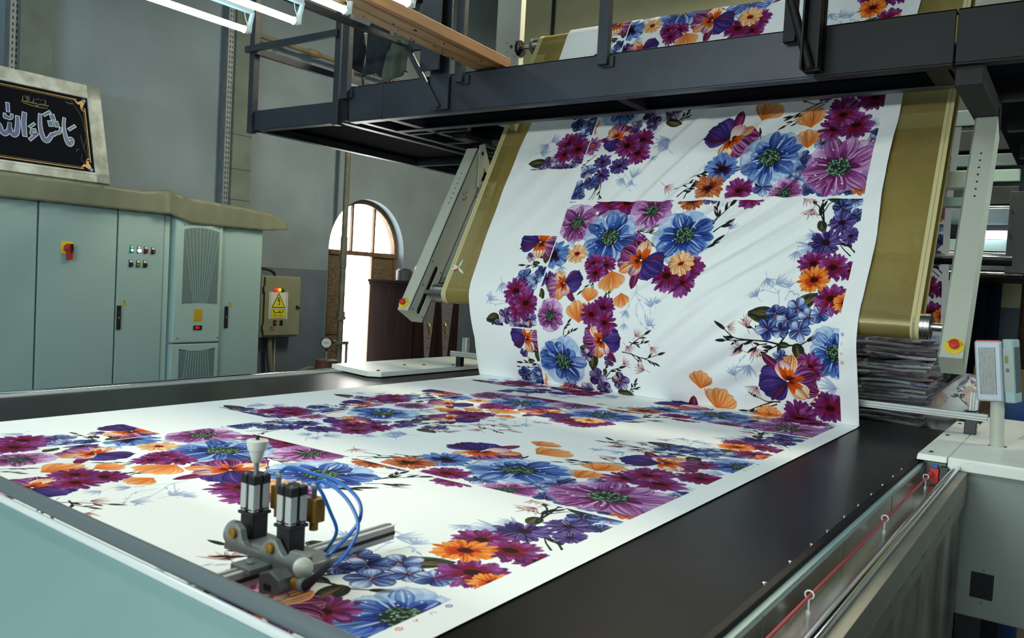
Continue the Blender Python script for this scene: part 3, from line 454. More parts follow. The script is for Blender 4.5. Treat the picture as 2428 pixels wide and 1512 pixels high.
M_wood2 = mat('timber_edge', (160, 112, 62), 0.6, var=0.25, scale=7, stretch=(3, 0.35, 6))
M_darkwood = mat('wardrobe_veneer', (30, 23, 22), 0.85, spec=0.02, var=0.25, scale=5, stretch=(6, 6, 0.5))
M_orn = mat('wardrobe_ornament', (86, 86, 96), 0.5, var=0.4, scale=40)
M_tarp = mat('tarp_plastic', (112, 118, 98), 0.5, var=0.10, scale=5, bump=0.15, bscale=12, alpha=0.93)
M_signblack = mat('sign_print_black', (14, 17, 24), 0.7, spec=0.04)
M_signframe = mat('sign_frame_wood', (184, 190, 184), 0.65, var=0.12, scale=9, bump=0.15, dirt=(140, 142, 128))
M_gold = mat('sign_gold', (190, 142, 56), 0.4)
M_gold2 = mat('sign_gold_faint', (122, 108, 54), 0.5)
M_signblue = mat('sign_blue', (58, 70, 128), 0.45)
M_signwhite = mat('sign_white', (178, 206, 214), 0.45)
M_signgrey = mat('sign_grey', (52, 54, 64), 0.5)
M_ebox = mat('box_enamel', (122, 126, 106), 0.45, var=0.08, scale=6, bump=0.06, bscale=120)
M_label = mat('label_white', (206, 210, 200), 0.5)
M_labely = mat('label_yellow', (206, 200, 40), 0.5)
M_ink = mat('ink_black', (20, 22, 28), 0.5)
M_inkblue = mat('ink_blue', (34, 60, 120), 0.5)
M_lred = mat('lamp_red', (255, 30, 50), 0.3, emit=0.9); M_lamb = mat('lamp_amber', (255, 190, 20), 0.3, emit=0.7); M_lgrn = mat('lamp_green_off', (14, 84, 50), 0.3)
M_lteal = mat('lamp_teal', (20, 190, 180), 0.3, emit=0.7); M_lwhite = mat('lamp_white', (255, 255, 255), 0.3, emit=2.0); M_lredoff = mat('lamp_red_off', (110, 30, 26), 0.35)
M_lyel = mat('lamp_yellow_off', (112, 118, 28), 0.35); M_led = mat('led_digits', (255, 30, 40), 0.4, emit=1.5)
M_tubelight = mat('fluorescent_glow', (206, 242, 255), 0.4, emit=7.0)
M_batten = mat('batten_white', (214, 228, 226), 0.4)
M_cloth1 = mat('jacket_dark', (24, 28, 32), 0.9, var=0.3, scale=14, bump=0.4, bscale=25)
M_cloth2 = mat('jacket_denim', (40, 48, 58), 0.9, var=0.35, scale=18, bump=0.5, bscale=30)
M_cloth3 = mat('cloth_green_grey', (92, 104, 92), 0.9, var=0.2, scale=10, bump=0.4, bscale=16)
M_cream = mat('cream_webbing', (206, 194, 142), 0.7, bump=0.2, bscale=300)
M_creamsheet = mat('plastic_sheet_cream', (190, 178, 150), 0.5, var=0.1, scale=9, bump=0.5, bscale=12)
M_rag = mat('white_rag', (214, 216, 210), 0.9, bump=0.3, bscale=30)
M_pipe = mat('old_pipe', (104, 104, 92), 0.55, 0.3, var=0.25, scale=9)
M_pipe2 = mat('brown_pipe', (120, 104, 80), 0.6, var=0.2, scale=9)
M_pump = mat('oxide_red', (92, 50, 42), 0.6, var=0.2, scale=10)
M_hose = mat('grey_hose', (112, 116, 106), 0.6)
M_gauge = mat('gauge_face', (206, 214, 206), 0.4)
M_doorframe = mat('rusty_frame', (96, 74, 52), 0.6, var=0.3, scale=14)
M_doorglass = mat('pebbled_door_panel', (92, 78, 56), 0.35, var=0.75, scale=75, bump=1.0, bscale=80, spec=0.8)
M_bluecloth = mat('blue_curtain', (22, 54, 84), 0.9, var=0.2, scale=6, bump=0.3, bscale=14)
M_dkmach = mat('machine_dark', (44, 52, 56), 0.45, var=0.15, scale=6)
M_blgmach = mat('machine_bluegrey', (96, 116, 124), 0.4, var=0.1, scale=6)
M_bundle = None
def mat_mesh():
    m = mat('amber_mesh', (146, 130, 70), 0.45, var=0.22, scale=2.2); nt = m.node_tree; b = nt.nodes['Principled BSDF']; L = nt.links.new
    out = nt.nodes['Material Output']; tr = nt.nodes.new('ShaderNodeBsdfTransparent'); tr.inputs[0].default_value = (1, 0.94, 0.72, 1)
    mx = nt.nodes.new('ShaderNodeMixShader'); tc = nt.nodes.new('ShaderNodeTexCoord')
    w = nt.nodes.new('ShaderNodeTexWave'); w.wave_type = 'BANDS'; w.bands_direction = 'Z'; w.inputs['Scale'].default_value = 95; w.inputs['Distortion'].default_value = 0.3
    L(tc.outputs['Object'], w.inputs['Vector'])
    r = nt.nodes.new('ShaderNodeMapRange'); r.inputs[3].default_value = 0.14; r.inputs[4].default_value = 0.5; L(w.outputs['Fac'], r.inputs[0])
    L(r.outputs[0], mx.inputs[0]); L(b.outputs[0], mx.inputs[1]); L(tr.outputs[0], mx.inputs[2]); L(mx.outputs[0], out.inputs['Surface'])
    return m
M_mesh = mat_mesh()
def mat_film():
    m = mat('clear_film', (210, 214, 216), 0.15, bump=0.8, bscale=14, stretch=(0.4, 1, 5)); nt = m.node_tree; b = nt.nodes['Principled BSDF']; L = nt.links.new
    out = nt.nodes['Material Output']; tr = nt.nodes.new('ShaderNodeBsdfTransparent'); mx = nt.nodes.new('ShaderNodeMixShader')
    f = nt.nodes.new('ShaderNodeTexNoise'); f.inputs['Scale'].default_value = 9; f.inputs['Detail'].default_value = 5
    tc = nt.nodes.new('ShaderNodeTexCoord'); mp = nt.nodes.new('ShaderNodeMapping'); mp.inputs['Scale'].default_value = (0.5, 1, 4); L(tc.outputs['Object'], mp.inputs[0]); L(mp.outputs[0], f.inputs['Vector'])
    r = nt.nodes.new('ShaderNodeMapRange'); r.inputs[1].default_value = 0.35; r.inputs[2].default_value = 0.7; r.inputs[3].default_value = 0.95; r.inputs[4].default_value = 0.72; L(f.outputs[0], r.inputs[0])
    L(r.outputs[0], mx.inputs[0]); L(b.outputs[0], mx.inputs[1]); L(tr.outputs[0], mx.inputs[2]); L(mx.outputs[0], out.inputs['Surface']); return m
M_film = mat_film()
def mat_glass():
    m = bpy.data.materials.new('window_glass'); m.use_nodes = True; nt = m.node_tree; L = nt.links.new; out = nt.nodes['Material Output']
    tr = nt.nodes.new('ShaderNodeBsdfTransparent'); tr.inputs[0].default_value = (0.94, 0.96, 0.95, 1); g = nt.nodes.new('ShaderNodeBsdfGlossy'); g.inputs['Roughness'].default_value = 0.05
    mx = nt.nodes.new('ShaderNodeMixShader'); mx.inputs[0].default_value = 0.06; L(tr.outputs[0], mx.inputs[1]); L(g.outputs[0], mx.inputs[2]); L(mx.outputs[0], out.inputs['Surface']); return m
M_glass = mat_glass()
def mat_cloth():
    a = paint_cloth(); h, w = a.shape[:2]
    im = bpy.data.images.new('floral_print', w, h, alpha=False); px = np.ones((h, w, 4), np.float32); px[..., :3] = a[::-1]
    im.pixels.foreach_set(px.ravel()); im.update(); im.pack()
    m = bpy.data.materials.new('printed_cotton'); m.use_nodes = True; nt = m.node_tree; b = nt.nodes['Principled BSDF']; L = nt.links.new
    t = nt.nodes.new('ShaderNodeTexImage'); t.image = im; t.extension = 'REPEAT'; t.interpolation = 'Cubic'
    hs = nt.nodes.new('ShaderNodeHueSaturation'); hs.inputs['Saturation'].default_value = 1.0; hs.inputs['Value'].default_value = 1.0
    L(t.outputs[0], hs.inputs['Color']); L(hs.outputs[0], b.inputs['Base Color']); b.inputs['Roughness'].default_value = 0.85; b.inputs['Specular IOR Level'].default_value = 0.15
    tc = nt.nodes.new('ShaderNodeTexCoord'); n = nt.nodes.new('ShaderNodeTexNoise'); n.inputs['Scale'].default_value = 700; L(tc.outputs['Object'], n.inputs['Vector'])
    bp = nt.nodes.new('ShaderNodeBump'); bp.inputs['Strength'].default_value = 0.06; bp.inputs['Distance'].default_value = 0.002; L(n.outputs[0], bp.inputs['Height']); L(bp.outputs[0], b.inputs['Normal'])
    return m
M_print = mat_cloth()
R = random.Random(5)
# ================================================================== room shell
Y0, Y1, X0, X1, ZF, ZC = -4.0, 8.2, -6.1, 2.4, -1.0, 4.2
struct(MB().box(X0 - 0.3, X1 + 0.3, Y0 - 0.3, Y1 + 0.3, ZF - 0.2, ZF), 'floor', M_floor)
struct(MB().box(X0 - 0.3, X1 + 0.3, Y0 - 0.3, Y1 + 0.3, ZC, ZC + 0.2), 'ceiling', M_wall)
OA, OB, OS = 5.55, 6.62, 0.73; OC = (OA + OB) / 2; OR = (OB - OA) / 2
w = MB().box(X0 - 0.3, X0, Y0 - 0.3, OA, ZF, ZC).box(X0 - 0.3, X0, OB, Y1 + 0.3, ZF, ZC)
arc = [(OC - OR * math.cos(math.pi * k / 24), OS + OR * math.sin(math.pi * k / 24)) for k in range(25)]
for k in range(24):
    a, b = arc[k], arc[k + 1]
    w.hexa([(X0 - 0.3, a[0], a[1]), (X0, a[0], a[1]), (X0, b[0], b[1]), (X0 - 0.3, b[0], b[1]), (X0 - 0.3, a[0], ZC), (X0, a[0], ZC), (X0, b[0], ZC), (X0 - 0.3, b[0], ZC)])
struct(w, 'wall_left', M_wall)
struct(MB().box(X0 - 0.3, X1 + 0.3, Y1, Y1 + 0.3, ZF, ZC), 'wall_back', M_wallback)
struct(MB().box(X0 - 0.3, X1 + 0.3, Y0 - 0.3, Y0, ZF, ZC), 'wall_front', M_wall)
struct(MB().box(X1, X1 + 0.3, Y0, Y1, ZF, ZC), 'wall_right', M_wall)
struct(MB().box(X0, X0 + 0.004, Y0, OA - 0.01, ZF, 0.515).box(X0, X0 + 0.004, OB, Y1, ZF, 0.515), 'trim_1', M_dado)
struct(MB().box(X0, X1, Y1 - 0.004, Y1, ZF, 0.515), 'trim_2', M_dado)
struct(MB().box(X0, X0 + 0.006, 2.9, 4.28, 2.53, 2.536), 'trim_3', M_seam)
# concrete pilasters with slotted steel channels beside them
for k, (a, b, c) in enumerate(((2.64, 2.85, 2.585), (4.338, 4.53, 4.275))):
    p = MB().box(X0, X0 + 0.10, a, b, ZF, ZC)
    po = struct(p, 'column_%d' % (k + 1), M_concrete)
    if k == 1:
        for z in (1.07, 1.33, 1.62): MB().box(X0 + 0.09, X0 + 0.1015, a, b, z, z + 0.004).build('joint', M_seam, po)
    ch = thing('slotted_channel', ['perforated steel channel on the wall above the black framed sign', 'perforated steel channel on the wall left of the railing platform'][k], 'channel', (X0, c, ZF), 'slotted channels beside the pilasters')
    MB().box(X0, X0 + 0.075, c, a, ZF, ZC).build('channel_body', M_galv, ch)
    s = MB(); z = 0.9
    while z < 3.1:
        for y in (c + 0.018, c + 0.042): s.box(X0 + 0.0745, X0 + 0.0765, y - 0.004, y + 0.004, z, z + 0.022)
        z += 0.042
    s.build('slot_holes', M_seam, ch, kind='stuff')
# arched doorway
d = _obj('door_1', None); d['kind'] = 'structure'; d.location = (-6.2, OC, ZF); d['_o'] = (-6.2, OC, ZF)
DX = -6.22
f = MB().box(DX - 0.03, DX + 0.03, OA, OA + 0.05, ZF, OS).box(DX - 0.03, DX + 0.03, OB - 0.05, OB, ZF, OS).box(DX - 0.035, DX + 0.035, OA, OB, OS - 0.045, OS)
for k in range(24):
    a, b = arc[k], arc[k + 1]; q = 1 - 0.045 / OR
    ia, ib = [(OC + (p[0] - OC) * q, OS + (p[1] - OS) * q) for p in (a, b)]
    f.hexa([(DX - 0.03, ia[0], ia[1]), (DX + 0.03, ia[0], ia[1]), (DX + 0.03, ib[0], ib[1]), (DX - 0.03, ib[0], ib[1]), (DX - 0.03, a[0], a[1]), (DX + 0.03, a[0], a[1]), (DX + 0.03, b[0], b[1]), (DX - 0.03, b[0], b[1])])
f.build('door_frame', M_doorframe, d)
for y in (5.955, 6.27): MB().box(DX - 0.015, DX + 0.015, y - 0.012, y + 0.012, OS, OS + math.sqrt(OR ** 2 - (y - OC) ** 2) - 0.02).build('muntin', M_doorframe, d)
MB().prism([(DX - 0.003, p[0], p[1]) for p in arc], (0.004, 0, 0)).build('fanlight_pane', M_glass, d)
MB().box(DX - 0.02, DX + 0.01, OA + 0.05, 5.87, ZF, OS - 0.045).build('door_leaf', M_doorglass, d, label='pebbled left leaf')
MB().box(DX - 0.02, DX + 0.01, 6.24, OB - 0.05, ZF, OS - 0.045).build('door_leaf', M_doorglass, d, label='pebbled right leaf')
st = MB().box(DX + 0.01, DX + 0.03, 5.845, 5.875, ZF, OS - 0.045).box(DX + 0.01, DX + 0.03, 6.235, 6.26, ZF, OS - 0.045).box(DX + 0.01, DX + 0.025, 5.60, 5.845, -0.12, -0.09)
st.build('door_stile', M_doorframe, d)
MB().box(DX + 0.012, DX + 0.03, OA + 0.07, OA + 0.09, ZF, 0.2).build('door_bolt', mat('yellow_strip', (130, 118, 40), 0.5), d)
MB().box(DX - 0.01, DX + 0.03, 6.245, 6.275, 0.0, 0.09).build('door_handle', M_creamsheet, d)

# ================================================================== printing table
T = thing('printing_table', 'long flat textile printing table with black rubber blanket and chrome side rails', 'table', (-1.7, 1.7, ZF))
b = MB(); us = [-3.068, -0.418]
b.hexa([(-3.068, 0.2, -0.03), (-0.418, 0.2, -0.03), (-0.418, 3.70, -0.03), (-3.068, 3.70, -0.03), (-3.068, 0.2, 0), (-0.418, 0.2, 0), (-0.418, 3.70, 0), (-3.068, 3.70, 0)])
b.build('rubber_blanket', M_rubber, T)
MB().cyl((-3.06, 3.70, -0.11), (-0.425, 3.70, -0.11), 0.11, n=32).build('blanket_roller', M_rubber, T, smooth=True)
MB().box(-3.12, -0.28, 0.2, 3.6, -0.85, -0.12).build('table_body', M_dkmach, T)
for x in (-3.0, -0.4):
    for y in (0.5, 3.3): MB().box(x - 0.05, x + 0.05, y - 0.05, y + 0.05, ZF, -0.85).build('leg', M_dkmach, T)
r = MB().box(-3.135, -3.068, 0.2, 2.98, -0.06, -0.012).box(-3.135, -3.112, 0.2, 2.98, -0.012, 0.004).box(-3.086, -3.068, 0.2, 2.98, -0.012, 0.006)
r.build('left_rail', M_alu, T, bevel=0.002)
MB().cyl((-3.124, 0.2, 0.006), (-3.124, 2.98, 0.006), 0.0085).build('left_guide_rod', M_chrome, T, smooth=True)
MB().box(-0.420, -0.404, 0.2, 2.93, -0.01, 0.007).build('edge_strip', M_blacksoft, T, bevel=0.002)
MB().box(-0.404, -0.392, 0.2, 2.93, -0.07, -0.004).build('tray_wall', M_cab, T)
MB().box(-0.392, -0.300, 0.2, 2.90, -0.075, -0.056).build('tray_floor', M_stain, T)
for y0 in (0.25, 0.78, 1.31, 1.84, 2.37): MB().box(-0.392, -0.389, y0, y0 + 0.52, -0.056, -0.012).build('tray_liner', M_stain, T)
MB().cyl((-0.297, 0.2, 0.002), (-0.297, 2.885, 0.002), 0.0105, n=24).build('right_guide_rod', M_chrome, T, smooth=True)
MB().box(-0.312, -0.288, 0.2, 2.88, -0.06, -0.013).build('rod_holder', M_alu, T)
MB().hexa([(-0.288, 0.2, -0.05), (-0.262, 0.2, -0.05), (-0.262, 2.86, -0.05), (-0.288, 2.86, -0.05), (-0.288, 0.2, -0.006), (-0.266, 0.2, -0.006), (-0.266, 2.86, -0.006), (-0.288, 2.86, -0.006)]).build('side_lip', M_lip, T)
MB().box(-0.282, -0.262, 0.2, 2.86, -0.10, -0.05).build('side_channel', M_lip, T, bevel=0.003)
for k in range(14): MB().box(-0.2625, -0.2610, 0.9 + k * 0.14, 0.965 + k * 0.14, -0.064, -0.059).build('side_slot', M_side, T)
MB().box(-0.292, -0.272, 0.2, 2.86, -0.95, -0.10).build('side_panel', M_side, T)
for y in (1.05, 1.425, 1.575, 1.719, 1.846, 2.0, 2.141, 2.29, 2.432, 2.58, 2.716): MB().lathe((-0.4265, y, 0.0), (0, 0, 1), [(0, 0.004), (0.0018, 0.004), (0.0022, 0.0026)], 12).build('screw', M_chrome, T)
for y in (1.2, 1.62, 2.02, 2.40): MB().lathe((-0.318, y, -0.058), (0, 0, 1), [(0, 0.005), (0.003, 0.005), (0.004, 0.003)], 12).build('tray_bolt', M_chrome, T)
MB().cyl((-0.3665, 0.2, -0.022), (-0.3620, 2.85, -0.022), 0.0028, n=10).build('red_pull_cord', M_redcord, T, smooth=True, label='red emergency pull cord')
for y in (0.95, 1.484, 2.144, 2.760):
    e = MB().tube([(-0.3652 + 0.0075 * math.cos(t * math.pi / 9), y, -0.0205 + 0.0075 * math.sin(t * math.pi / 9)) for t in range(19)], 0.0014, 6)
    e.cyl((-0.3652, y, -0.028), (-0.3652, y, -0.058), 0.0016, n=8).cyl((-0.3652, y, -0.050), (-0.3652, y, -0.058), 0.004, n=10); e.build('cord_eyelet', M_white, T, smooth=True)
sw = MB().box(-0.368, -0.342, 2.845, 2.875, -0.05, -0.006).build('cord_switch', M_red, T, bevel=0.002); MB().cyl((-0.362, 2.815, -0.022), (-0.362, 2.846, -0.022), 0.006).build('switch_boot', M_red, sw, smooth=True)
MB().box(-0.362, -0.346, 2.842, 2.872, -0.006, 0.004).build('switch_cap', M_bluecap, sw, bevel=0.002); MB().box(-0.34, -0.318, 2.85, 2.876, -0.055, 0.0).build('switch_bracket', M_black, sw)
MB().box(-2.0, -1.9, 0.3, 0.4, -0.9, -0.85).build('foot_plate', M_dkmach, T)

# ---- cover plates over the table corners
c = thing('side_cover_plate', 'white steel cover plate beside the far left end of the table', 'cover', (-2.98, 3.4, 0.0))
MB().prism([(-3.165, 2.935, 0.004), (-2.84, 2.865, 0.004), (-2.785, 2.905, 0.004), (-2.775, 3.86, 0.004), (-3.15, 3.90, 0.004)], (0, 0, 0.026)).build('plate', M_cover, c, bevel=0.003)
MB().box(-3.16, -2.87, 2.94, 3.88, -0.5, 0.004).build('plate_base', M_cab2, c)
for x, y in ((-2.83, 2.93), (-2.95, 3.25), (-2.9, 3.35), (-2.82, 3.5)): MB().lathe((x, y, 0.03), (0, 0, 1), [(0, 0.008), (0.003, 0.008), (0.004, 0.005)], 12).build('plate_screw', M_black, c)
c = thing('corner_cover_plate', 'white cover plate beside the monitor post at the right end of the table', 'cover', (-0.37, 3.3, 0.0))
MB().hexa([(-0.412, 2.872, 0.010), (-0.3255, 2.872, 0.010), (-0.3255, 3.83, 0.010), (-0.412, 3.83, 0.010), (-0.409, 2.878, 0.030), (-0.3255, 2.876, 0.030), (-0.3255, 3.828, 0.030), (-0.409, 3.828, 0.030)]).build('plate', M_cover, c, bevel=0.003)
MB().box(-0.40, -0.335, 2.95, 3.80, -0.6, 0.010).build('plate_base', M_console, c)
for x, y in ((-0.378, 2.93), (-0.385, 3.36), (-0.388, 3.74)): MB().lathe((x, y, 0.030), (0, 0, 1), [(0, 0.0065), (0.003, 0.0065), (0.004, 0.004)], 12).build('plate_screw', M_black, c)
c = thing('control_console', 'grey-white steel console under the swivel monitor at the table end', 'console', (0.0, 3.4, ZF))
MB().box(-0.3235, 0.40, 2.880, 4.10, 0.004, 0.030).build('console_top', M_cover, c, bevel=0.004)
MB().box(-0.3235, 0.40, 2.876, 2.90, -0.008, 0.026).build('top_lip', M_cover, c, bevel=0.003)
cb = MB().box(-0.31, 0.38, 2.905, 4.05, -0.46, 0.004).build('console_body', M_console, c, bevel=0.004)
MB().box(-0.238, -0.176, 2.9035, 2.91, -0.395, -0.316).build('cable_opening', M_black, cb)
for z in (-0.305, -0.405): MB().cyl((-0.205, 2.905, z), (-0.205, 2.90, z), 0.003, n=8).build('panel_screw', M_chrome, cb)
for x in (-0.27, 0.3):
    for y in (2.96, 3.95): MB().box(x, x + 0.06, y, y + 0.06, ZF, -0.46).build('leg', M_dkmach, c)
c = thing('wooden_pallet', 'dark wooden pallet on the floor under the console front', 'pallet', (-0.05, 2.75, ZF))
for k in range(6): MB().box(-0.32 + k * 0.1, -0.24 + k * 0.1, 2.3, 2.85, ZF + 0.08, ZF + 0.10).build('slat', mat('pallet_wood_%d' % k, (92 - k * 4, 70 - k * 3, 48), 0.8, var=0.3, scale=20), c)
for y in (2.32, 2.78): MB().box(-0.32, 0.26, y, y + 0.06, ZF, ZF + 0.08).build('bearer', M_wood2, c)
# ---- monitor on its post
m = thing('control_monitor', 'pale grey finned touch monitor on a round post above the console', 'monitor', (-0.22, 3.26, 0.03))
MB().cyl((-0.222, 3.262, 0.030), (-0.232, 3.262, 0.215), 0.0215, n=28).build('post', M_offwhite, m, smooth=True)
MB().box(-0.247, -0.241, 3.248, 3.264, 0.030, 0.032).box(-0.2, -0.192, 3.256, 3.272, 0.030, 0.032).build('post_base', M_black, m)
# housing leans: built from a tilted frame
ax = Vector((-0.255, 3.215, 0.185)); hu = Vector((0.78, -0.10, 0.06)).normalized(); hv = Vector((-0.11, 0.03, 0.99)).normalized(); hw = hu.cross(hv).normalized()
def H(a, bb, cc): return tuple(ax + hu * a + hv * bb + hw * cc)
def hbox(a0, a1, b0, b1, c0, c1): return MB().hexa([H(a0, b0, c0), H(a1, b0, c0), H(a1, b0, c1), H(a0, b0, c1), H(a0, b1, c0), H(a1, b1, c0), H(a1, b1, c1), H(a0, b1, c1)])
hb = hbox(-0.035, 0.046, 0.0, 0.205, -0.10, 0.0).build('housing', mat('monitor_grey', (172, 182, 192), 0.4, 0.2), m, bevel=0.006)
hbox(-0.024, 0.028, 0.024, 0.183, -0.001, 0.0015).build('fin_recess', M_black, hb)
for k in range(13): hbox(-0.0235 + k * 0.0040, -0.0215 + k * 0.0040, 0.024, 0.183, 0.0, 0.0035).build('cooling_fin', M_alu, hb)
hbox(0.046, 0.078, -0.004, 0.212, -0.125, -0.02).build('front_bezel', M_cab, m, bevel=0.005)
fb = hbox(0.0775, 0.0795, 0.03, 0.185, -0.115, -0.03).build('screen', mat('screen_dim', (92, 112, 112), 0.2), m)
hbox(0.0465, 0.0765, 0.035, 0.18, -0.0205, -0.0185).build('side_window', mat('screen_side', (150, 160, 156), 0.3), m)
hbox(0.052, 0.062, 0.13, 0.155, -0.0186, -0.0176).build('status_light', mat('status_green', (96, 120, 40), 0.4), m); hbox(0.054, 0.064, 0.10, 0.112, -0.0186, -0.0176).build('status_button', mat('status_blue', (60, 80, 110), 0.4), m)
hbox(-0.030, 0.040, 0.2045, 0.2075, -0.09, -0.01).build('top_trim', M_red, m)
# ---- extrusion bar and post at the table end
e = thing('aluminium_cross_bar', 'slotted aluminium bar passing behind the cloth crease from side to side', 'bar', (-1.5, 3.47, 0.03))
MB().box(-2.815, -0.272, 3.462, 3.490, 0.084, 0.110).build('bar', M_alu, e, bevel=0.0015)
for z in (0.090, 0.100): MB().box(-2.815, -0.272, 3.4605, 3.4622, z, z + 0.0028).build('slot', M_aludark, e)
MB().box(-0.345, -0.305, 3.462, 3.50, 0.030, 0.084).build('foot_bracket', M_black, e, bevel=0.002)
MB().box(-2.775, -2.745, 3.465, 3.50, 0.030, 0.084).build('foot_bracket', M_black, e, bevel=0.002)
for x in (-0.337, -2.757):
    u_ = MB().box(x, x + 0.030, 3.491, 3.52, 0.084, 0.186).build('upright', M_alu, e, bevel=0.002)
    for dx in (0.008, 0.017): MB().box(x + dx, x + dx + 0.003, 3.4895, 3.4915, 0.112, 0.186).build('upright_slot', M_aludark, u_)
MB().tube([(-0.345, 3.475, 0.113), (-0.31, 3.455, 0.118), (-0.28, 3.458, 0.134), (-0.265, 3.468, 0.146), (-0.272, 3.478, 0.131), (-0.29, 3.474, 0.115)], 0.003).build('cable', M_black, e, smooth=True)
# ---- crumpled rag
rg = MB(); rr = random.Random(4)
rg.grid(lambda u, v: (-0.165 + 0.09 * u, 3.52 + 0.07 * v, 0.031 + 0.030 * max(0, (1 - abs(2 * u - 1) ** 2.5)) * max(0, (1 - abs(2 * v - 1) ** 2.5)) * (0.6 + 0.5 * math.sin(9 * u + 4 * v) + 0.4 * math.sin(17 * v - 7 * u))), [i / 22 for i in range(23)], [i / 22 for i in range(23)])
o = rg.build('crumpled_rag', M_rag, smooth=True, solid=0.002); tag(o, 'crumpled white rag on the console behind the monitor post', 'rag')

# ================================================================== print carriage in the foreground
P = thing('print_carriage', 'pale green carriage cover with a grey rubber tube along its edge', 'carriage', (-1.0, 0.4, 0.0))
A0, A1 = Vector((-2.3, 0.680, 0.110)), Vector((-0.15, 0.586, 0.110))
MB().tube([A0 + (A1 - A0) * (k / 12) for k in range(13)], 0.0115, 20).build('rubber_tube', M_tube, P, smooth=True)
o1 = Vector((0, -0.012, -0.006)); o2 = Vector((0, -0.021, -0.010))
MB().hexa([A0 + o1 + Vector((0, 0, -0.02)), A1 + o1 + Vector((0, 0, -0.02)), A1 + o2 + Vector((0, 0, -0.02)), A0 + o2 + Vector((0, 0, -0.02)), A0 + o1, A1 + o1, A1 + o2, A0 + o2]).build('chrome_trim', mat('bright_trim', (232, 240, 238), 0.22, 0.35), P, bevel=0.004)
sl = Vector((0, -0.50, -0.115))
MB().hexa([A0 + o2 + Vector((0, 0, -0.04)), A1 + o2 + Vector((0, 0, -0.04)), A1 + o2 + sl + Vector((0, 0, -0.04)), A0 + o2 + sl + Vector((0, 0, -0.04)), A0 + o2 + Vector((0, 0, -0.004)), A1 + o2 + Vector((0, 0, -0.004)), A1 + o2 + sl, A0 + o2 + sl]).build('cover_panel', M_panel, P, bevel=0.004)
MB().box(-2.3, -0.15, 0.12, 0.55, -0.02, 0.02).build('carriage_base', M_dkmach, P)
# ---- pneumatic clamp
K = thing('pneumatic_clamp', 'twin cylinder pneumatic clamp on an aluminium arm over the cloth', 'clamp', (-1.02, 0.83, 0.03))
MB().box(-1.006, -0.984, 0.60, 1.08, 0.030, 0.056).build('support_arm', M_alu, K, bevel=0.0015)
MB().box(-0.9845, -0.9832, 0.60, 1.0802, 0.0395, 0.0455).build('arm_slot', M_seam, K, label='dark slot'); MB().box(-0.998, -0.992, 0.60, 1.0802, 0.0555, 0.0567).build('arm_slot', M_aludark, K, label='dark slot')
body = [(-1.090, 0.055), (-1.085, 0.086), (-1.076, 0.098), (-1.062, 0.101), (-1.050, 0.094), (-1.045, 0.078), (-1.036, 0.070), (-1.004, 0.070), (-0.994, 0.086), (-0.982, 0.096), (-0.968, 0.096), (-0.958, 0.084), (-0.950, 0.076), (-0.940, 0.078), (-0.934, 0.088), (-0.912, 0.090), (-0.896, 0.088), (-0.895, 0.060), (-0.918, 0.048), (-0.960, 0.044), (-0.985, 0.050), (-1.010, 0.058)]
kb = MB().prism([(x, 0.800, z) for x, z in body], (0, 0.012, 0)).build('front_plate', mat('cast_alloy', (112, 118, 116), 0.45, 0.15, bump=0.1, bscale=120), K, bevel=0.002)
MC = MATS['cast_alloy']
MB().box(-1.086, -0.900, 0.812, 0.868, 0.058, 0.072).build('body_block', MC, K, bevel=0.004)
for x in (-1.064, -0.975): MB().lathe((x, 0.800, 0.086 if x < -1.0 else 0.083), (0, -1, 0), [(0, 0.008), (0.006, 0.008), (0.007, 0.005)], 10).build('brass_bolt', M_brass, K, smooth=True)
MB().lathe((-1.098, 0.835, 0.070), (-1, -0.1, 0), [(0, 0.006), (0.006, 0.006), (0.006, 0.019), (0.016, 0.019), (0.018, 0.016)], 28).build('knurled_knob', M_galv, K, smooth=True)
MB().lathe((-0.900, 0.797, 0.073), (0.75, -0.66, 0), [(-0.025, 0.005), (0.0, 0.005), (0.0, 0.0145), (0.006, 0.0145), (0.008, 0.012)], 28).build('round_knob', M_offwhite, K, smooth=True)
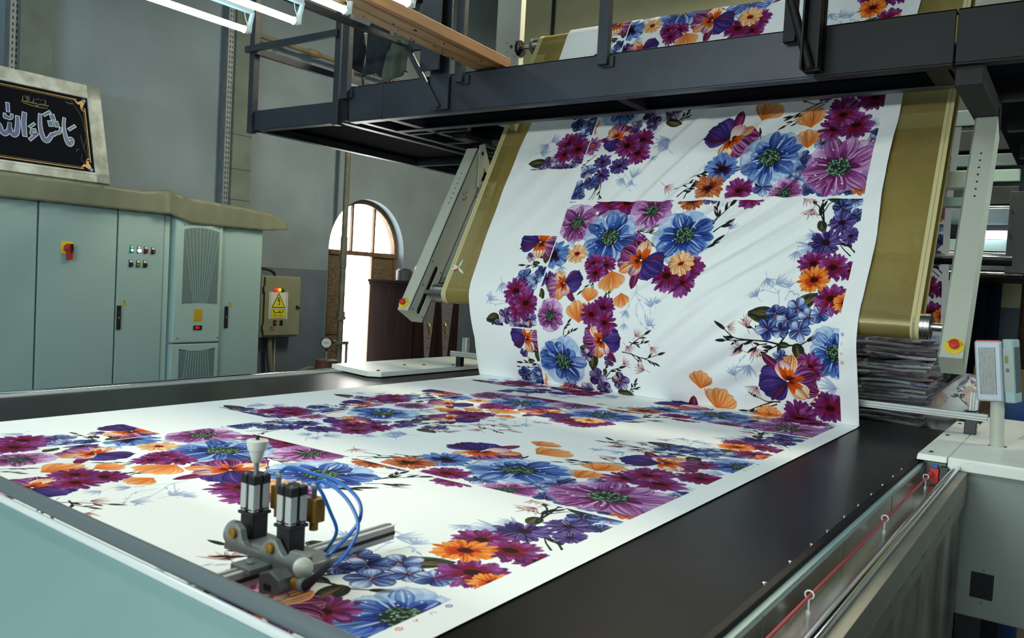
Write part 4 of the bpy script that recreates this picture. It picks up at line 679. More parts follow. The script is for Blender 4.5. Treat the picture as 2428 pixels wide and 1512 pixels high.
def cyl_unit(cx, cy, zb, cone):
    s = 0.0165; lean = 0.006
    cu = MB().hexa([(cx - s * 0.95, cy - s * 0.95, zb), (cx + s * 0.95, cy - s * 0.95, zb), (cx + s * 0.95, cy + s * 0.95, zb), (cx - s * 0.95, cy + s * 0.95, zb), (cx - s * 0.95, cy - s * 0.95, zb + 0.043), (cx + s * 0.95, cy - s * 0.95, zb + 0.043), (cx + s * 0.95, cy + s * 0.95, zb + 0.043), (cx - s * 0.95, cy + s * 0.95, zb + 0.043)]).build('mount_block', M_black, K, bevel=0.003)
    q = s + 0.002
    MB().box(cx - q, cx + q, cy - q, cy + q, zb + 0.041, zb + 0.046).build('lower_flange', M_black, K, bevel=0.001)
    a = MB()
    for dx in (-1, 1):
        for dy in (-1, 1): a.box(cx + dx * 0.0097 - 0.0068, cx + dx * 0.0097 + 0.0068, cy + dy * 0.0097 - 0.0068, cy + dy * 0.0097 + 0.0068, zb + 0.046, zb + 0.104)
    cb_ = a.build('cylinder_body', M_alu, K, bevel=0.0022)
    MB().box(cx - 0.013, cx + 0.013, cy - 0.013, cy + 0.013, zb + 0.046, zb + 0.104).build('body_groove', M_black, cb_)
    MB().box(cx - s, cx + s, cy - s, cy + s, zb + 0.046, zb + 0.054).build('lower_cap', M_black, K, bevel=0.003)
    t = MB()
    for dx in (-1, 1):
        for dy in (-1, 1): t.box(cx + dx * 0.0097 - 0.0070, cx + dx * 0.0097 + 0.0070, cy + dy * 0.0097 - 0.0070, cy + dy * 0.0097 + 0.0070, zb + 0.089, zb + 0.105)
    t.box(cx - 0.014, cx + 0.014, cy - 0.014, cy + 0.014, zb + 0.089, zb + 0.1035)
    t.build('top_cap', M_black, K, bevel=0.002)
    for dx in (-1, 1):
        for dy in (-1, 1): MB().cyl((cx + dx * 0.0105, cy + dy * 0.0105, zb + 0.104), (cx + dx * 0.0105, cy + dy * 0.0105, zb + 0.1068), 0.0025, n=8).build('cap_screw', M_galv, K)
    if cone:
        MB().cyl((cx, cy, zb + 0.10), (cx, cy, zb + 0.128), 0.004).build('stem', M_galv, K, smooth=True)
        MB().lathe((cx, cy, zb + 0.122), (0, 0, 1), [(0, 0.005), (0.002, 0.0075), (0.020, 0.0125), (0.021, 0.0145), (0.034, 0.0172), (0.036, 0.0172), (0.037, 0.0160)], 28).build('cone_knob', mat('knob_ivory', (204, 208, 200), 0.4), K, smooth=True)
        MB().cyl((cx, cy, zb + 0.158), (cx, cy, zb + 0.166), 0.003).build('knob_pin', M_black, K)
cyl_unit(-1.068, 0.840, 0.068, True); cyl_unit(-0.968, 0.830, 0.070, False)
for cx, cy in ((-1.052, 0.874), (-0.958, 0.866)):
    MB().box(cx - 0.012, cx + 0.010, cy - 0.008, cy + 0.014, 0.112, 0.150).build('valve_block', M_brass, K, bevel=0.002); MB().cyl((cx, cy, 0.100), (cx, cy, 0.112), 0.007).build('valve_plug', M_brass, K)
    MB().cyl((cx - 0.002, cy, 0.150), (cx - 0.002, cy, 0.164), 0.0042).build('hose_fitting', M_galv, K, smooth=True); MB().lathe((cx - 0.002, cy, 0.163), (0, 0, 1), [(0, 0.003), (0.003, 0.0055), (0.007, 0.0055), (0.009, 0.003)], 12).build('fitting_collar', M_offwhite, K, smooth=True)
def smooth_path(P, n=48):
    P = [Vector(p) for p in P]; out = []
    for i in range(len(P) - 1):
        p0, p1, p2, p3 = P[max(i - 1, 0)], P[i], P[i + 1], P[min(i + 2, len(P) - 1)]
        for k in range(n // (len(P) - 1)):
            t = k / (n // (len(P) - 1)); out.append(0.5 * ((2 * p1) + (p2 - p0) * t + (2 * p0 - 5 * p1 + 4 * p2 - p3) * t * t + (3 * p1 - p0 - 3 * p2 + p3) * t ** 3))
    return out + [P[-1]]
for pts in ([(-1.054, 0.874, 0.170), (-1.03, 0.877, 0.184), (-0.985, 0.880, 0.182), (-0.93, 0.885, 0.178), (-0.885, 0.885, 0.160), (-0.872, 0.88, 0.135), (-0.882, 0.87, 0.110), (-0.905, 0.86, 0.082), (-0.918, 0.85, 0.064)],
            [(-0.960, 0.866, 0.170), (-0.945, 0.870, 0.178), (-0.915, 0.872, 0.170), (-0.885, 0.872, 0.152), (-0.866, 0.87, 0.125), (-0.870, 0.86, 0.095), (-0.885, 0.85, 0.070), (-0.905, 0.838, 0.060)],
            [(-0.960, 0.866, 0.170), (-0.948, 0.870, 0.160), (-0.938, 0.880, 0.130), (-0.932, 0.89, 0.100), (-0.955, 0.90, 0.070), (-0.98, 0.905, 0.045)]):
    MB().tube(smooth_path(pts), 0.0028, 8).build('blue_hose', M_blue, K, smooth=True, label='blue air hose')
MB().tube([(-0.893, 0.793, 0.046), (-0.872, 0.788, 0.062), (-0.850, 0.786, 0.082), (-0.829, 0.784, 0.099)], [0.0085, 0.0065, 0.0055, 0.0038], 12).build('clamp_lever', M_black, K, smooth=True)
MB().cyl((-0.925, 0.792, 0.046), (-0.893, 0.792, 0.050), 0.0095).build('lever_hub', M_brass, K, smooth=True)
MB().cyl((-0.896, 0.792, 0.050), (-0.886, 0.792, 0.051), 0.0105).build('hub_collar', M_galv, K, smooth=True)
MB().prism([(-0.957, 0.765, 0.028), (-0.915, 0.765, 0.036), (-0.908, 0.765, 0.045), (-0.914, 0.765, 0.058), (-0.935, 0.765, 0.066), (-0.958, 0.765, 0.058)], (0, 0.03, 0)).build('lower_jaw', M_aludark, K, bevel=0.002)
MB().box(-0.945, -0.930, 0.7638, 0.766, 0.038, 0.047).build('jaw_slot', M_black, K)
MB().box(-1.018, -0.972, 0.760, 0.800, 0.050, 0.060).build('top_clamp', MC, K, bevel=0.002); MB().cyl((-0.995, 0.778, 0.060), (-0.995, 0.778, 0.0625), 0.006).build('clamp_screw', M_galv, K)
# ================================================================== printed cloth
XL, XR, SL = -2.595, -0.708, 0.997
def profile():
    pts = [(3.44, 0.0)]
    bez = lambda p, t: (1 - t) ** 3 * p[0] + 3 * (1 - t) ** 2 * t * p[1] + 3 * (1 - t) * t * t * p[2] + t ** 3 * p[3]
    c = [np.array(q) for q in ((3.44, 0.0), (3.375, 0.14), (3.325, 0.27), (3.332, 0.42))]
    for i in range(1, 21): pts.append(tuple(bez(c, i / 20)))
    c = [np.array(q) for q in ((3.332, 0.42), (3.337, 0.45), (3.352, 0.49))]
    for i in range(1, 7): t = i / 6; pts.append(tuple((1 - t) ** 2 * c[0] + 2 * (1 - t) * t * c[1] + t * t * c[2]))
    for i in range(1, 61): z = 0.49 + i * (1.965 - 0.49) / 60; pts.append((3.352 + 0.515 * (z - 0.49), z))
    cy, cz, r = 4.171, 1.932, 0.062                       # over the upper roller and on, level, into the dryer
    for i in range(1, 10):
        a = math.radians(153 - i * 7); pts.append((cy + r * math.cos(a), cz + r * math.sin(a)))
    pts.append((4.19, 1.992)); pts.append((5.2, 1.99))
    return np.array(pts)
PR = profile(); SS = np.concatenate([[0], np.cumsum(np.linalg.norm(np.diff(PR, axis=0), axis=1))])
def wrinkle(u, s):
    a = 0.0
    # long diagonal drag folds running up to the right
    q = -0.66 * (u - 1.30) + 0.75 * (s - 0.74); l = 0.75 * (u - 1.30) + 0.66 * (s - 0.74)
    m = math.exp(-(q / 0.30) ** 2 - (l / 0.55) ** 2)
    a += m * (0.0085 * math.sin(q * 62 + 1.2 * math.sin(l * 5)) + 0.0040 * math.sin(q * 113 + 2 + l * 3))
    q = -0.80 * (u - 1.05) + 0.60 * (s - 1.28) + 0.25 * (u - 1.05) ** 2; l = 0.6 * (u - 1.05) + 0.8 * (s - 1.28)
    m = math.exp(-(q / 0.34) ** 2 - (l / 0.42) ** 2)
    a += m * (0.0120 * math.sin(q * 48 + 0.7) + 0.0050 * math.sin(q * 95 + 4 * l))
    q = -0.55 * (u - 1.5) + 0.83 * (s - 0.22); l = 0.83 * (u - 1.5) + 0.55 * (s - 0.22)
    m = math.exp(-(q / 0.22) ** 2 - (l / 0.4) ** 2)
    a += m * 0.0075 * math.sin(q * 52 + 1.5 * l)
    q = 0.85 * (u - 0.30) - 0.5 * (s - 1.1); a += 0.0035 * math.exp(-((u - 0.25) / 0.28) ** 2 - ((s - 1.1) / 0.5) ** 2) * math.sin(q * 44)
    a += 0.004 * math.sin(u * 5 + 1) * math.sin(s * 3.1)
    k = min(1, max(0, s / 0.18)) * min(1, max(0, (1.95 - s) / 0.2))
    return (a + 0.002 if a > -0.006 else -0.004) * k
EDGE_S = [0, 0.22, 0.46, 0.75, 1.08, 1.33, 1.53, 1.95, 2.2]; EDGE_D = [0.010, 0.028, -0.006, -0.021, -0.026, -0.022, -0.006, 0.022, 0.015]
def cloth_pt(u, s):
    x = XL + u
    if s <= 0:
        dx = np.interp(-s, [0, 0.4, 2.0, 3.0], [0.01, 0.004, -0.016, -0.03]) * max(0, 1 - u / 0.4)
        return (x + dx, 3.44 + s, 0.0035 + 0.02 * max(0, 1 + s / 0.03) ** 2 * 0.15)
    y = np.interp(s, SS, PR[:, 0]); z = np.interp(s, SS, PR[:, 1])
    y2 = np.interp(s + 0.01, SS, PR[:, 0]); z2 = np.interp(s + 0.01, SS, PR[:, 1]); n = math.hypot(y2 - y, z2 - z) or 1
    ny, nz = -(z2 - z) / n, (y2 - y) / n; wv = wrinkle(u, s)
    dx = np.interp(s, EDGE_S, EDGE_D) * max(0, 1 - u / 0.35) + 0.006 * math.sin(s * 9 + 1) * max(0, (u - 1.6) / 0.287)
    wv += 0.004 * math.sin(s * 21) * max(0, (u - 1.8) / 0.087) * min(1, max(0, s / 0.2))
    return (x + dx, y + ny * (wv + 0.004), z + nz * (wv + 0.004) + (0.0035 if s < 0.01 else 0))
sv = list(np.linspace(-2.86, -0.06, 40)) + list(np.linspace(-0.045, 0.0, 6)) + list(np.linspace(0.008, 2.15, 230)) + list(np.linspace(2.2, SS[-1], 14))
uv_ = list(np.linspace(0, 1.887, 150))
o = MB().grid(cloth_pt, uv_, sv, lambda u, s: (u / TW, 1 - (SL - s) / TL)).build('printed_cloth', M_print, smooth=True)
tag(o, 'white cloth printed with large flowers, running along the table and up the belt', 'fabric')
# a second run of the same cloth coming down behind the belt
o = MB().grid(lambda u, s: (-1.70 + u * 1.1 + 0.01 * math.sin(s * 5), 4.78 + 0.02 * math.sin(u * 7 + s * 2), s), list(np.linspace(0, 1, 30)), list(np.linspace(0.18, 1.42, 30)), lambda u, s: ((0.752 + u * 1.1) / TW, 0.35 + s / TL)).build('printed_cloth', M_print, smooth=True)
tag(o, 'hanging run of floral printed cloth seen behind the mesh belt and the right arm', 'fabric')

# ================================================================== mesh belt and its rollers
RY, RZ, RR = 3.389, 0.42, 0.050; K1 = 0.515; hyp = math.hypot(K1, 1); UY, UZ = 4.167, 1.93
B = thing('mesh_conveyor_belt', 'amber mesh conveyor belt with cream edges sloping up behind the printed cloth', 'conveyor belt', (-1.65, RY, RZ))
def loop(off, n=14):
    r = RR + off; out = []; a0 = math.atan2(K1 / hyp, -1 / hyp)   # front tangent angle in (y, z)
    for k in range(21): t = k / 20; out.append((RY + (UY - RY) * (1 - t) + r * math.cos(a0), RZ + (UZ - RZ) * (1 - t) + r * math.sin(a0)))
    for k in range(1, n): a = a0 + math.pi * k / n; out.append((RY + r * math.cos(a), RZ + r * math.sin(a)))
    for k in range(21): t = k / 20; out.append((RY + (UY - RY) * t + r * math.cos(a0 + math.pi), RZ + (UZ - RZ) * t + r * math.sin(a0 + math.pi)))
    for k in range(1, n): a = a0 + math.pi + math.pi * k / n; out.append((UY + r * math.cos(a), UZ + r * math.sin(a)))
    return out + [out[0]]
def belt(x0, x1, off, name, m):
    P = loop(off); mb = MB(); n = len(P)
    mb.add([(x, p[0], p[1]) for p in P for x in (x0, x1)], [(2 * i, 2 * i + 1, 2 * i + 3, 2 * i + 2) for i in range(n - 1)])
    return mb.build(name, m, B, smooth=True)
belt(-2.785, -0.510, 0.0008, 'mesh_band', M_mesh)
belt(-2.795, -2.765, 0.0018, 'edge_band', M_cream); belt(-0.534, -0.504, 0.0018, 'edge_band', M_cream)
for x in (-2.780, -0.519): belt(x - 0.0012, x + 0.0012, 0.0024, 'stitch_line', mat('stitching_%d' % (x < -1), (150, 138, 96), 0.7))
a0 = math.atan2(K1 / hyp, -1 / hyp)
def onroll(a, b, h): t = a0 + 0.75 + (-a) / RR; return (-0.5235 + b, RY + (RR + 0.0026 + h) * math.cos(t), RZ + (RR + 0.0026 + h) * math.sin(t))
text_mb('www.muehlen-mueller.com', 0.0085, onroll).build('edge_marking', M_inkblue, B, label='tiny blue lettering on the cream edge')
for nm, y, z, lab in (('lower', RY, RZ, 'steel roller carrying the lower turn of the mesh belt'), ('upper', UY, UZ, 'steel roller carrying the mesh belt above the walkway beam')):
    q = thing('steel_roller', lab, 'roller', (-1.65, y, z))
    MB().cyl((-2.880 if nm == 'lower' else -2.84, y, z), (-0.470, y, z), RR - 0.001, n=40).build('drum', M_roll, q, smooth=True, bevel=0.002)
    for x in (-2.86, -0.492, -0.478): MB().cyl((x, y, z), (x + 0.0015, y, z), RR + 0.0002, n=40).build('drum_groove', M_aludark, q, smooth=True)
    [MB().cyl((xa, y, z), (xb, y, z), 0.016).build('shaft', M_roll, q, smooth=True) for xa, xb in ((-3.02, -2.87), (-0.475, -0.40))]
    if nm == 'upper': MB().cyl((-2.965, y, z), (-2.95, y, z), 0.05).build('bearing_flange', M_blacksoft, q, smooth=True)
sc = thing('flower_scrap', 'small printed flower scrap stuck to the left edge of the mesh belt', 'scrap', (-2.735, 3.385, 0.53))
bn = Vector((0, -1, K1)).normalized(); bu = Vector((0, K1, 1)).normalized(); bo = Vector((-2.738, 3.389 + K1 * (0.535 - RZ), 0.535)) + bn * (RR + 0.002)
bo.z += 0.0
for k, (a, ln, wd, mm) in enumerate(((1.4, 0.052, 0.012, M_white), (2.75, 0.045, 0.016, M_white), (3.3, 0.05, 0.012, M_white), (-0.6, 0.055, 0.014, M_white), (3.9, 0.03, 0.012, M_red))):
    MB().ribbon([(0, 0, wd * 0.3), (math.cos(a) * ln * 0.5, math.sin(a) * ln * 0.5, wd), (math.cos(a) * ln, math.sin(a) * ln, wd * 0.25)], lambda p, q, h: tuple(bo + Vector((1, 0, 0)) * p + bu * q + bn * h), 0.0, 0.0015).build('scrap_petal', mm, sc)
# ---- tilted support arms
def plate_with_slot(mb, x0, x1, W_, z0, z1, cy, sz0, sz1, r):
    mb.box(x0, x1, 0, cy - r, z0, z1).box(x0, x1, cy + r, W_, z0, z1)
    n = 10
    for zc, sg, ze in ((sz0 + r, -1, z0), (sz1 - r, 1, z1)):
        for k in range(n):
            a, b = math.pi * k / n, math.pi * (k + 1) / n
            p = [(cy + r * math.cos(t), zc + sg * r * math.sin(t)) for t in (a, b)]
            mb.hexa([(x0, *p[0]), (x1, *p[0]), (x1, *p[1]), (x0, *p[1]), (x0, p[0][0], ze), (x1, p[0][0], ze), (x1, p[1][0], ze), (x0, p[1][0], ze)])
    return mb
TH = -0.5085
def arm(x, lab, slot_side):
    A = thing('tilted_support_arm', lab, 'arm', (x, 3.257, 0.3225), 'belt support arms', (TH, 0, 0)); LEN, WX, WY = 1.075, 0.080, 0.135
    bd = MB().box(0, WX, 0, 0.006, 0, LEN).box(0, WX, WY - 0.006, WY, 0, LEN)
    sx = WX if slot_side > 0 else 0.0; ox = 0.0 if slot_side > 0 else WX
    lo, hi = (sx - 0.006, sx) if slot_side > 0 else (sx, sx + 0.006)
    bd.box(min(ox, ox + 0.006 * slot_side), max(ox, ox + 0.006 * slot_side), 0.006, WY - 0.006, 0, LEN)
    plate_with_slot(bd, lo, hi, WY, 0.0, 0.335, 0.073, 0.018, 0.315, 0.0165); bd.box(lo, hi, 0, WY, 0.335, LEN)
    body = bd.build('arm_body', M_offwhite, A, local=True)
    MB().box(0.001, WX - 0.001, 0.001, WY - 0.001, -0.003, 0.004).build('end_cap', M_offwhite, A, local=True)
    MB().box(0.012, WX - 0.012, 0.02, WY - 0.02, 0.008, LEN - 0.01).build('dark_core', M_black, A, local=True)
    e = 0.0 if slot_side < 0 else WX; d = slot_side
    for (y, z) in ((0.022, 0.02), (0.022, 0.17), (0.022, 0.32), (0.115, 0.02), (0.115, 0.30), (0.115, 0.17)):
        MB().cyl((e, y, z), (e + 0.004 * d, y, z), 0.0055, n=12).build('bolt', M_galv, A, local=True)
    for y, z in ((0.05, 0.80), (0.066, 0.775), (0.05, 0.75), (0.034, 0.775)): MB().cyl((e, y, z), (e + 0.004 * d, y, z), 0.005, n=6).build('bolt', M_galv, A, local=True)
    h = MB()
    for k in range(7): h.cyl((WX * 0.5, -0.0006, 0.68 + k * 0.036), (WX * 0.5, 0.0, 0.68 + k * 0.036), 0.0042, n=12)
    for k in range(7): MB().cyl((WX * 0.5, -0.0008, 0.69 + k * 0.034), (WX * 0.5, 0.001, 0.69 + k * 0.034), 0.0040, n=12).build('pin_hole', M_black, A, local=True)
    # top hanger
    hg = MB().box(-0.002, 0.004, 0.01, 0.11, LEN, LEN + 0.05).box(WX - 0.004, WX + 0.002, 0.01, 0.11, LEN, LEN + 0.05).box(0, WX, 0.01, 0.11, LEN + 0.046, LEN + 0.052).build('top_hanger', M_steel2, A, local=True)
    MB().box(0.010, WX - 0.010, 0.02, 0.10, LEN - 0.01, LEN + 0.04).build('hanger_block', M_black, A, local=True)
    if slot_side > 0:
        MB().prism([(WX + 0.003, 0.0, LEN + 0.02), (WX + 0.003, 0.03, LEN + 0.055), (WX + 0.003, 0.17, LEN - 0.04), (WX + 0.003, 0.165, LEN - 0.075), (WX + 0.003, 0.10, LEN - 0.065), (WX + 0.003, 0.135, LEN - 0.185), (WX + 0.003, 0.115, LEN - 0.19)], (0.005, 0, 0)).build('gusset_plate', M_offwhite, A, local=True)
        MB().cyl((WX + 0.002, 0.045, LEN - 0.005), (WX + 0.0095, 0.045, LEN - 0.005), 0.012).build('gusset_hole', M_black, A, local=True)
    # emergency button
    cx, cz = (WX * 0.5 + 0.008, 0.043) if slot_side < 0 else (0.026, 0.040)
    pl = MB().cyl((cx, 0.0, cz), (cx, -0.003, cz), 0.0315, n=40).build('button_plate', M_yellow, A, local=True, smooth=True, label='round yellow emergency plate')
    MB().lathe((cx, -0.003, cz), (0, -1, 0), [(0, 0.011), (0.010, 0.011), (0.011, 0.0165), (0.019, 0.0165), (0.0215, 0.014), (0.0222, 0.008)], 32).build('stop_button', M_red, pl, local=True, smooth=True)
    tm = MB()
    for k, chh in enumerate('EMERGENCY STOP'):
        t = math.radians(152 - k * 11.0); c_, s_ = math.cos(t), math.sin(t)
        g = text_mb(chh, 0.0085, lambda a, b_, h_, c_=c_, s_=s_: (cx + c_ * 0.0255 + a * s_ + b_ * c_, -0.0034, cz + s_ * 0.0255 - a * c_ + b_ * s_)) if chh != ' ' else None
        if g: tm.add(g.v, g.f)
    tm.build('plate_lettering', M_ink, pl, local=True)
    return A
arm(-3.025, 'pale grey tilted arm with a long slot, standing before the arched doorway', 1)
arm(-0.424, 'pale grey tilted arm rising behind the grey finned monitor', -1)
c = thing('cross_member', 'pale grey box beam joining the two tilted arms behind the mesh belt', 'beam', (-1.8, 3.97, 1.0))
MB().box(-3.19, -0.44, 3.95, 4.03, 1.003, 1.075).build('box_beam', M_offwhite, c, bevel=0.004); MB().box(-3.10, -0.46, 3.99, 4.06, 0.93, 0.97).build('lower_beam', M_cab, c, bevel=0.003)
c = thing('guide_rod', 'thin bright steel rod running across behind the mesh belt', 'rod', (-1.6, 4.4, 0.74))
MB().cyl((-2.7, 4.4, 0.74), (-0.30, 4.4, 0.74), 0.009).build('rod', M_chrome, c, smooth=True); MB().cyl((-2.7, 4.42, 0.715), (-0.30, 4.42, 0.715), 0.016).build('dark_roller', M_blacksoft, c, smooth=True)
c = thing('dryer_side_plate', 'off-white side plate with round holes holding the upper roller', 'plate', (-3.04, 4.16, 1.35))
MB().box(-3.135, -2.955, 4.15, 4.20, 1.35, 3.1).build('plate', M_offwhite, c, bevel=0.003)
for x, z, r in ((-3.015, 1.945, 0.0115), (-3.05, 1.97, 0.0035), (-2.985, 1.975, 0.0035), (-3.05, 1.915, 0.0035), (-2.985, 1.915, 0.0035), (-3.05, 1.875, 0.0035), (-2.985, 1.88, 0.0035), (-3.09, 1.87, 0.003)):
    MB().cyl((x, 4.149, z), (x, 4.152, z), r, n=14).build('hole', M_black, c)

# ================================================================== steel walkway above
Wk = thing('steel_walkway', 'blue-grey steel walkway crossing in front of the sloping printed cloth', 'walkway', (-1.5, 3.3, 1.33))
YB, ZB = 3.200, 1.338
def bm(name, mb, m=None, **k): return mb.build(name, m or M_steel, Wk, **k)
for x0, x1, mm in ((-3.405, -3.16, M_steel), (-3.157, -2.69, M_steel), (-2.688, -0.905, M_steel), (-0.905, -0.440, M_steel2), (-0.434, 1.6, M_steel2)):  # darker steel just right of the column puts the beam's shade into its colour
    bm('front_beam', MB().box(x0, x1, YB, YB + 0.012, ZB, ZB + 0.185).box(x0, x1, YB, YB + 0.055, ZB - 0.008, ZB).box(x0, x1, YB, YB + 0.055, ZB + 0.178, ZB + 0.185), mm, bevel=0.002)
bm('rear_beam', MB().box(-3.34, -0.40, 3.545, 3.557, ZB, ZB + 0.17).box(-3.34, -0.40, 3.507, 3.557, ZB - 0.006, ZB))
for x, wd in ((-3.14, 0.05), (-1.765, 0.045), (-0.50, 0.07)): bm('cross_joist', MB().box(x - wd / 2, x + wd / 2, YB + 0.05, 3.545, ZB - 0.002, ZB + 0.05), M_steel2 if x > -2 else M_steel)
bm('cross_joist', MB().box(-3.375, -3.335, YB + 0.02, 4.6, ZB - 0.004, ZB + 0.09)); 
for y in (3.62, 3.95, 4.3): bm('cross_joist', MB().box(-3.335, -2.9, y, y + 0.03, ZB - 0.004, ZB + 0.05))
bm('cross_joist', MB().box(-3.16, -3.12, 3.55, 4.6, ZB - 0.004, ZB + 0.05))
bm('deck_plate', MB().box(-3.34, -0.42, YB + 0.012, 3.545, ZB + 0.06, ZB + 0.068), M_deck)
bm('deck_plate', MB().box(-3.34, -2.88, 3.557, 4.6, ZB + 0.06, ZB + 0.068), M_deck)
bm('deck_plate', MB().box(-0.42, 1.6, YB + 0.012, 6.0, ZB + 0.06, ZB + 0.068), M_deck)
for y in (3.75, 4.4, 5.2): bm('cross_joist', MB().box(-0.36, 1.6, y, y + 0.05, ZB - 0.02, ZB + 0.06), M_steel2)
bm('arm_hanger_beam', MB().box(-0.435, -0.345, YB + 0.03, 3.92, ZB - 0.075, ZB - 0.005), M_steel2, bevel=0.003)
bm('arm_hanger_beam', MB().box(-3.075, -2.98, 3.70, 3.96, ZB - 0.03, ZB - 0.004), M_steel2, bevel=0.003)
def post(x, z0, z1, wd, mm=None, y=YB - 0.022): bm('post', MB().box(x - wd / 2, x + wd / 2, y - wd * 0.35, y + wd * 0.35, z0, z1), mm, bevel=0.002)
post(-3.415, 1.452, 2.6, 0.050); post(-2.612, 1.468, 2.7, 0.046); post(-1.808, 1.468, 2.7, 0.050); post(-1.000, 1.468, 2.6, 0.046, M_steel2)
for x in (-3.385, -2.575, -1.775, -0.965): bm('post_foot', MB().box(x - 0.045, x + 0.012, YB - 0.014, YB - 0.001, 1.462, 1.508), M_steel2 if x > -1.2 else M_steel)
bm('column_section', MB().box(-2.80, -2.68, 3.175, 3.185, 1.345, 3.4).box(-2.80, -2.68, 3.09, 3.10, 1.52, 3.4).box(-2.745, -2.735, 3.10, 3.175, 1.52, 3.4))
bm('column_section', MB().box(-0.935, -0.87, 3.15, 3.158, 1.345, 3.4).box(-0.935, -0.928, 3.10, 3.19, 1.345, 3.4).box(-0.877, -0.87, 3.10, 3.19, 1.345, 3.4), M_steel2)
bm('diagonal_brace', MB().cyl((-1.035, 3.13, 1.75), (-0.905, 3.13, 1.352), 0.017, n=16), M_steel2, smooth=True)
bm('diagonal_brace', MB().beam((-2.965, 3.165, 1.68), (-2.735, 3.165, 1.355), 0.03, 0.008, (0, 1, 0)))
bm('lamp_carrier', MB().box(-2.985, -2.955, 0.8, 3.16, 1.68, 1.685).box(-2.985, -2.98, 0.8, 3.16, 1.68, 1.715))
bm('lamp_carrier', MB().box(-2.86, -2.83, 0.8, 3.16, 1.735, 1.74).box(-2.86, -2.855, 0.8, 3.16, 1.735, 1.77))
bm('lamp_carrier', MB().box(-2.73, -2.70, 0.8, 3.10, 1.69, 1.74))
bm('cross_rail', MB().beam((-2.95, 3.17, 1.70), (-2.69, 3.17, 1.70), 0.02, 0.09, (0, 0, 1)))
bm('upper_brace', MB().beam((-3.05, 3.17, 1.86), (-2.74, 3.17, 1.98), 0.04, 0.04)); bm('upper_brace', MB().beam((-2.96, 3.17, 1.78), (-2.86, 3.17, 2.1), 0.04, 0.04))
# left platform
Lp = thing('side_platform', 'steel railing platform with hanging jackets, next to the arched doorway wall', 'platform', (-3.85, 4.1, 1.33))
def lp(name, mb, m=None, **k): return mb.build(name, m or M_steel, Lp, **k)
lp('front_beam', MB().box(-4.245, -3.475, YB, YB + 0.012, ZB, ZB + 0.115).box(-4.245, -3.475, YB, YB + 0.05, ZB - 0.006, ZB), bevel=0.002)
lp('side_beam', MB().box(-4.245, -4.233, YB, 5.6, ZB, ZB + 0.115).box(-4.245, -4.2, YB, 5.6, ZB - 0.006, ZB)); lp('inner_beam', MB().box(-3.497, -3.455, YB, 4.7, ZB - 0.006, ZB + 0.10))
lp('rear_beam', MB().box(-4.245, -3.0, 5.55, 5.6, ZB - 0.006, ZB + 0.10)); lp('joist', MB().box(-4.2, -2.9, 4.66, 4.70, ZB - 0.006, ZB + 0.06)); lp('end_bracket', MB().box(-3.475, -3.41, YB - 0.004, YB + 0.03, ZB, ZB + 0.13), M_steel2)
lp('deck_plate', MB().box(-4.235, -3.40, YB + 0.012, 5.6, ZB + 0.045, ZB + 0.052), M_deck)
lp('deck_plate', MB().box(-3.40, -2.4, 4.7, 5.6, ZB + 0.045, ZB + 0.052), M_deck)
for (x, y) in ((-4.243, YB), (-3.495, YB), (-4.243, 5.55)): lp('post', MB().box(x - 0.022, x + 0.022, y - 0.022, y + 0.02, ZB - 0.02 if y < 4 else ZB, 2.75 if x < -4 and y < 4 else 2.35), bevel=0.002)
lp('hand_rail', MB().box(-4.29, -3.49, YB - 0.04, YB - 0.022, 1.800, 1.838)); lp('hand_rail', MB().box(-4.225, -4.195, YB - 0.02, 5.55, 1.785, 1.825))
lp('coat_rail', MB().box(-4.235, -3.40, 3.885, 3.91, 2.085, 2.115))
lp('coat_rail_post', MB().box(-3.43, -3.40, 3.885, 3.91, ZB + 0.05, 2.115))
# garments on the coat rail
def garment(nm, x0, x1, z0, z1, m, lab, seed, fringe=0.0):
    rg_ = random.Random(seed); ph = [rg_.random() * 6 for _ in range(4)]
    def fn(u, v):
        wdt = (x1 - x0) * (0.62 + 0.38 * min(1, v * 2.2)) ; xc = (x0 + x1) / 2 + 0.02 * math.sin(v * 4 + ph[0])
        zb = z0 + (z1 - z0) * 0.16 * math.sin(u * 5 + ph[1]) * 0.6
        z = z1 + (zb - z1) * v - (0.03 * abs(2 * u - 1) ** 2 if v < 0.4 else 0)
        return (xc + (u - 0.5) * wdt, 3.872 + 0.022 * math.sin(u * 14 + ph[2] + v * 2) * v - 0.03 * math.sin(math.pi * u), z + fringe * rg_.random() * (v > 0.97))
    o = MB().grid(fn, [i / 36 for i in range(37)], [i / 26 for i in range(27)]).build(nm, m, smooth=True, solid=0.012)
    return tag(o, lab, 'clothing')
garment('hanging_jacket', -4.19, -4.0, 1.83, 2.12, M_cloth1, 'black hooded jacket hanging first behind the platform posts', 1)
garment('hanging_jacket', -4.01, -3.74, 1.76, 2.125, M_cloth2, 'dark denim jacket with ragged fringe hanging on the platform rail', 2, 0.05)
garment('hanging_cloth', -3.79, -3.58, 1.75, 2.06, M_cloth3, 'grey-green cloth hanging on the platform rail beside the denim jacket', 3)
o = thing('hanging_strap', 'thin dark strap hanging in front of the platform jackets', 'strap', (-4.15, 4.4, 2.1)); MB().tube([(-3.98, 4.47, 2.10), (-4.0, 4.465, 1.98), (-4.06, 4.46, 1.76), (-4.10, 4.46, 1.62)], 0.008, 6).build('strap', M_cloth1, o); MB().box(-4.125, -4.09, 4.44, 4.47, 1.58, 1.63).build('buckle', M_cloth1, o)
o = MB().box(-4.12, -3.98, 4.5, 4.512, 1.39, 1.62).build('orange_board', mat('board_orange', (176, 112, 58), 0.7, var=0.1), bevel=0.002); tag(o, 'small orange board leaning on the platform deck', 'board')
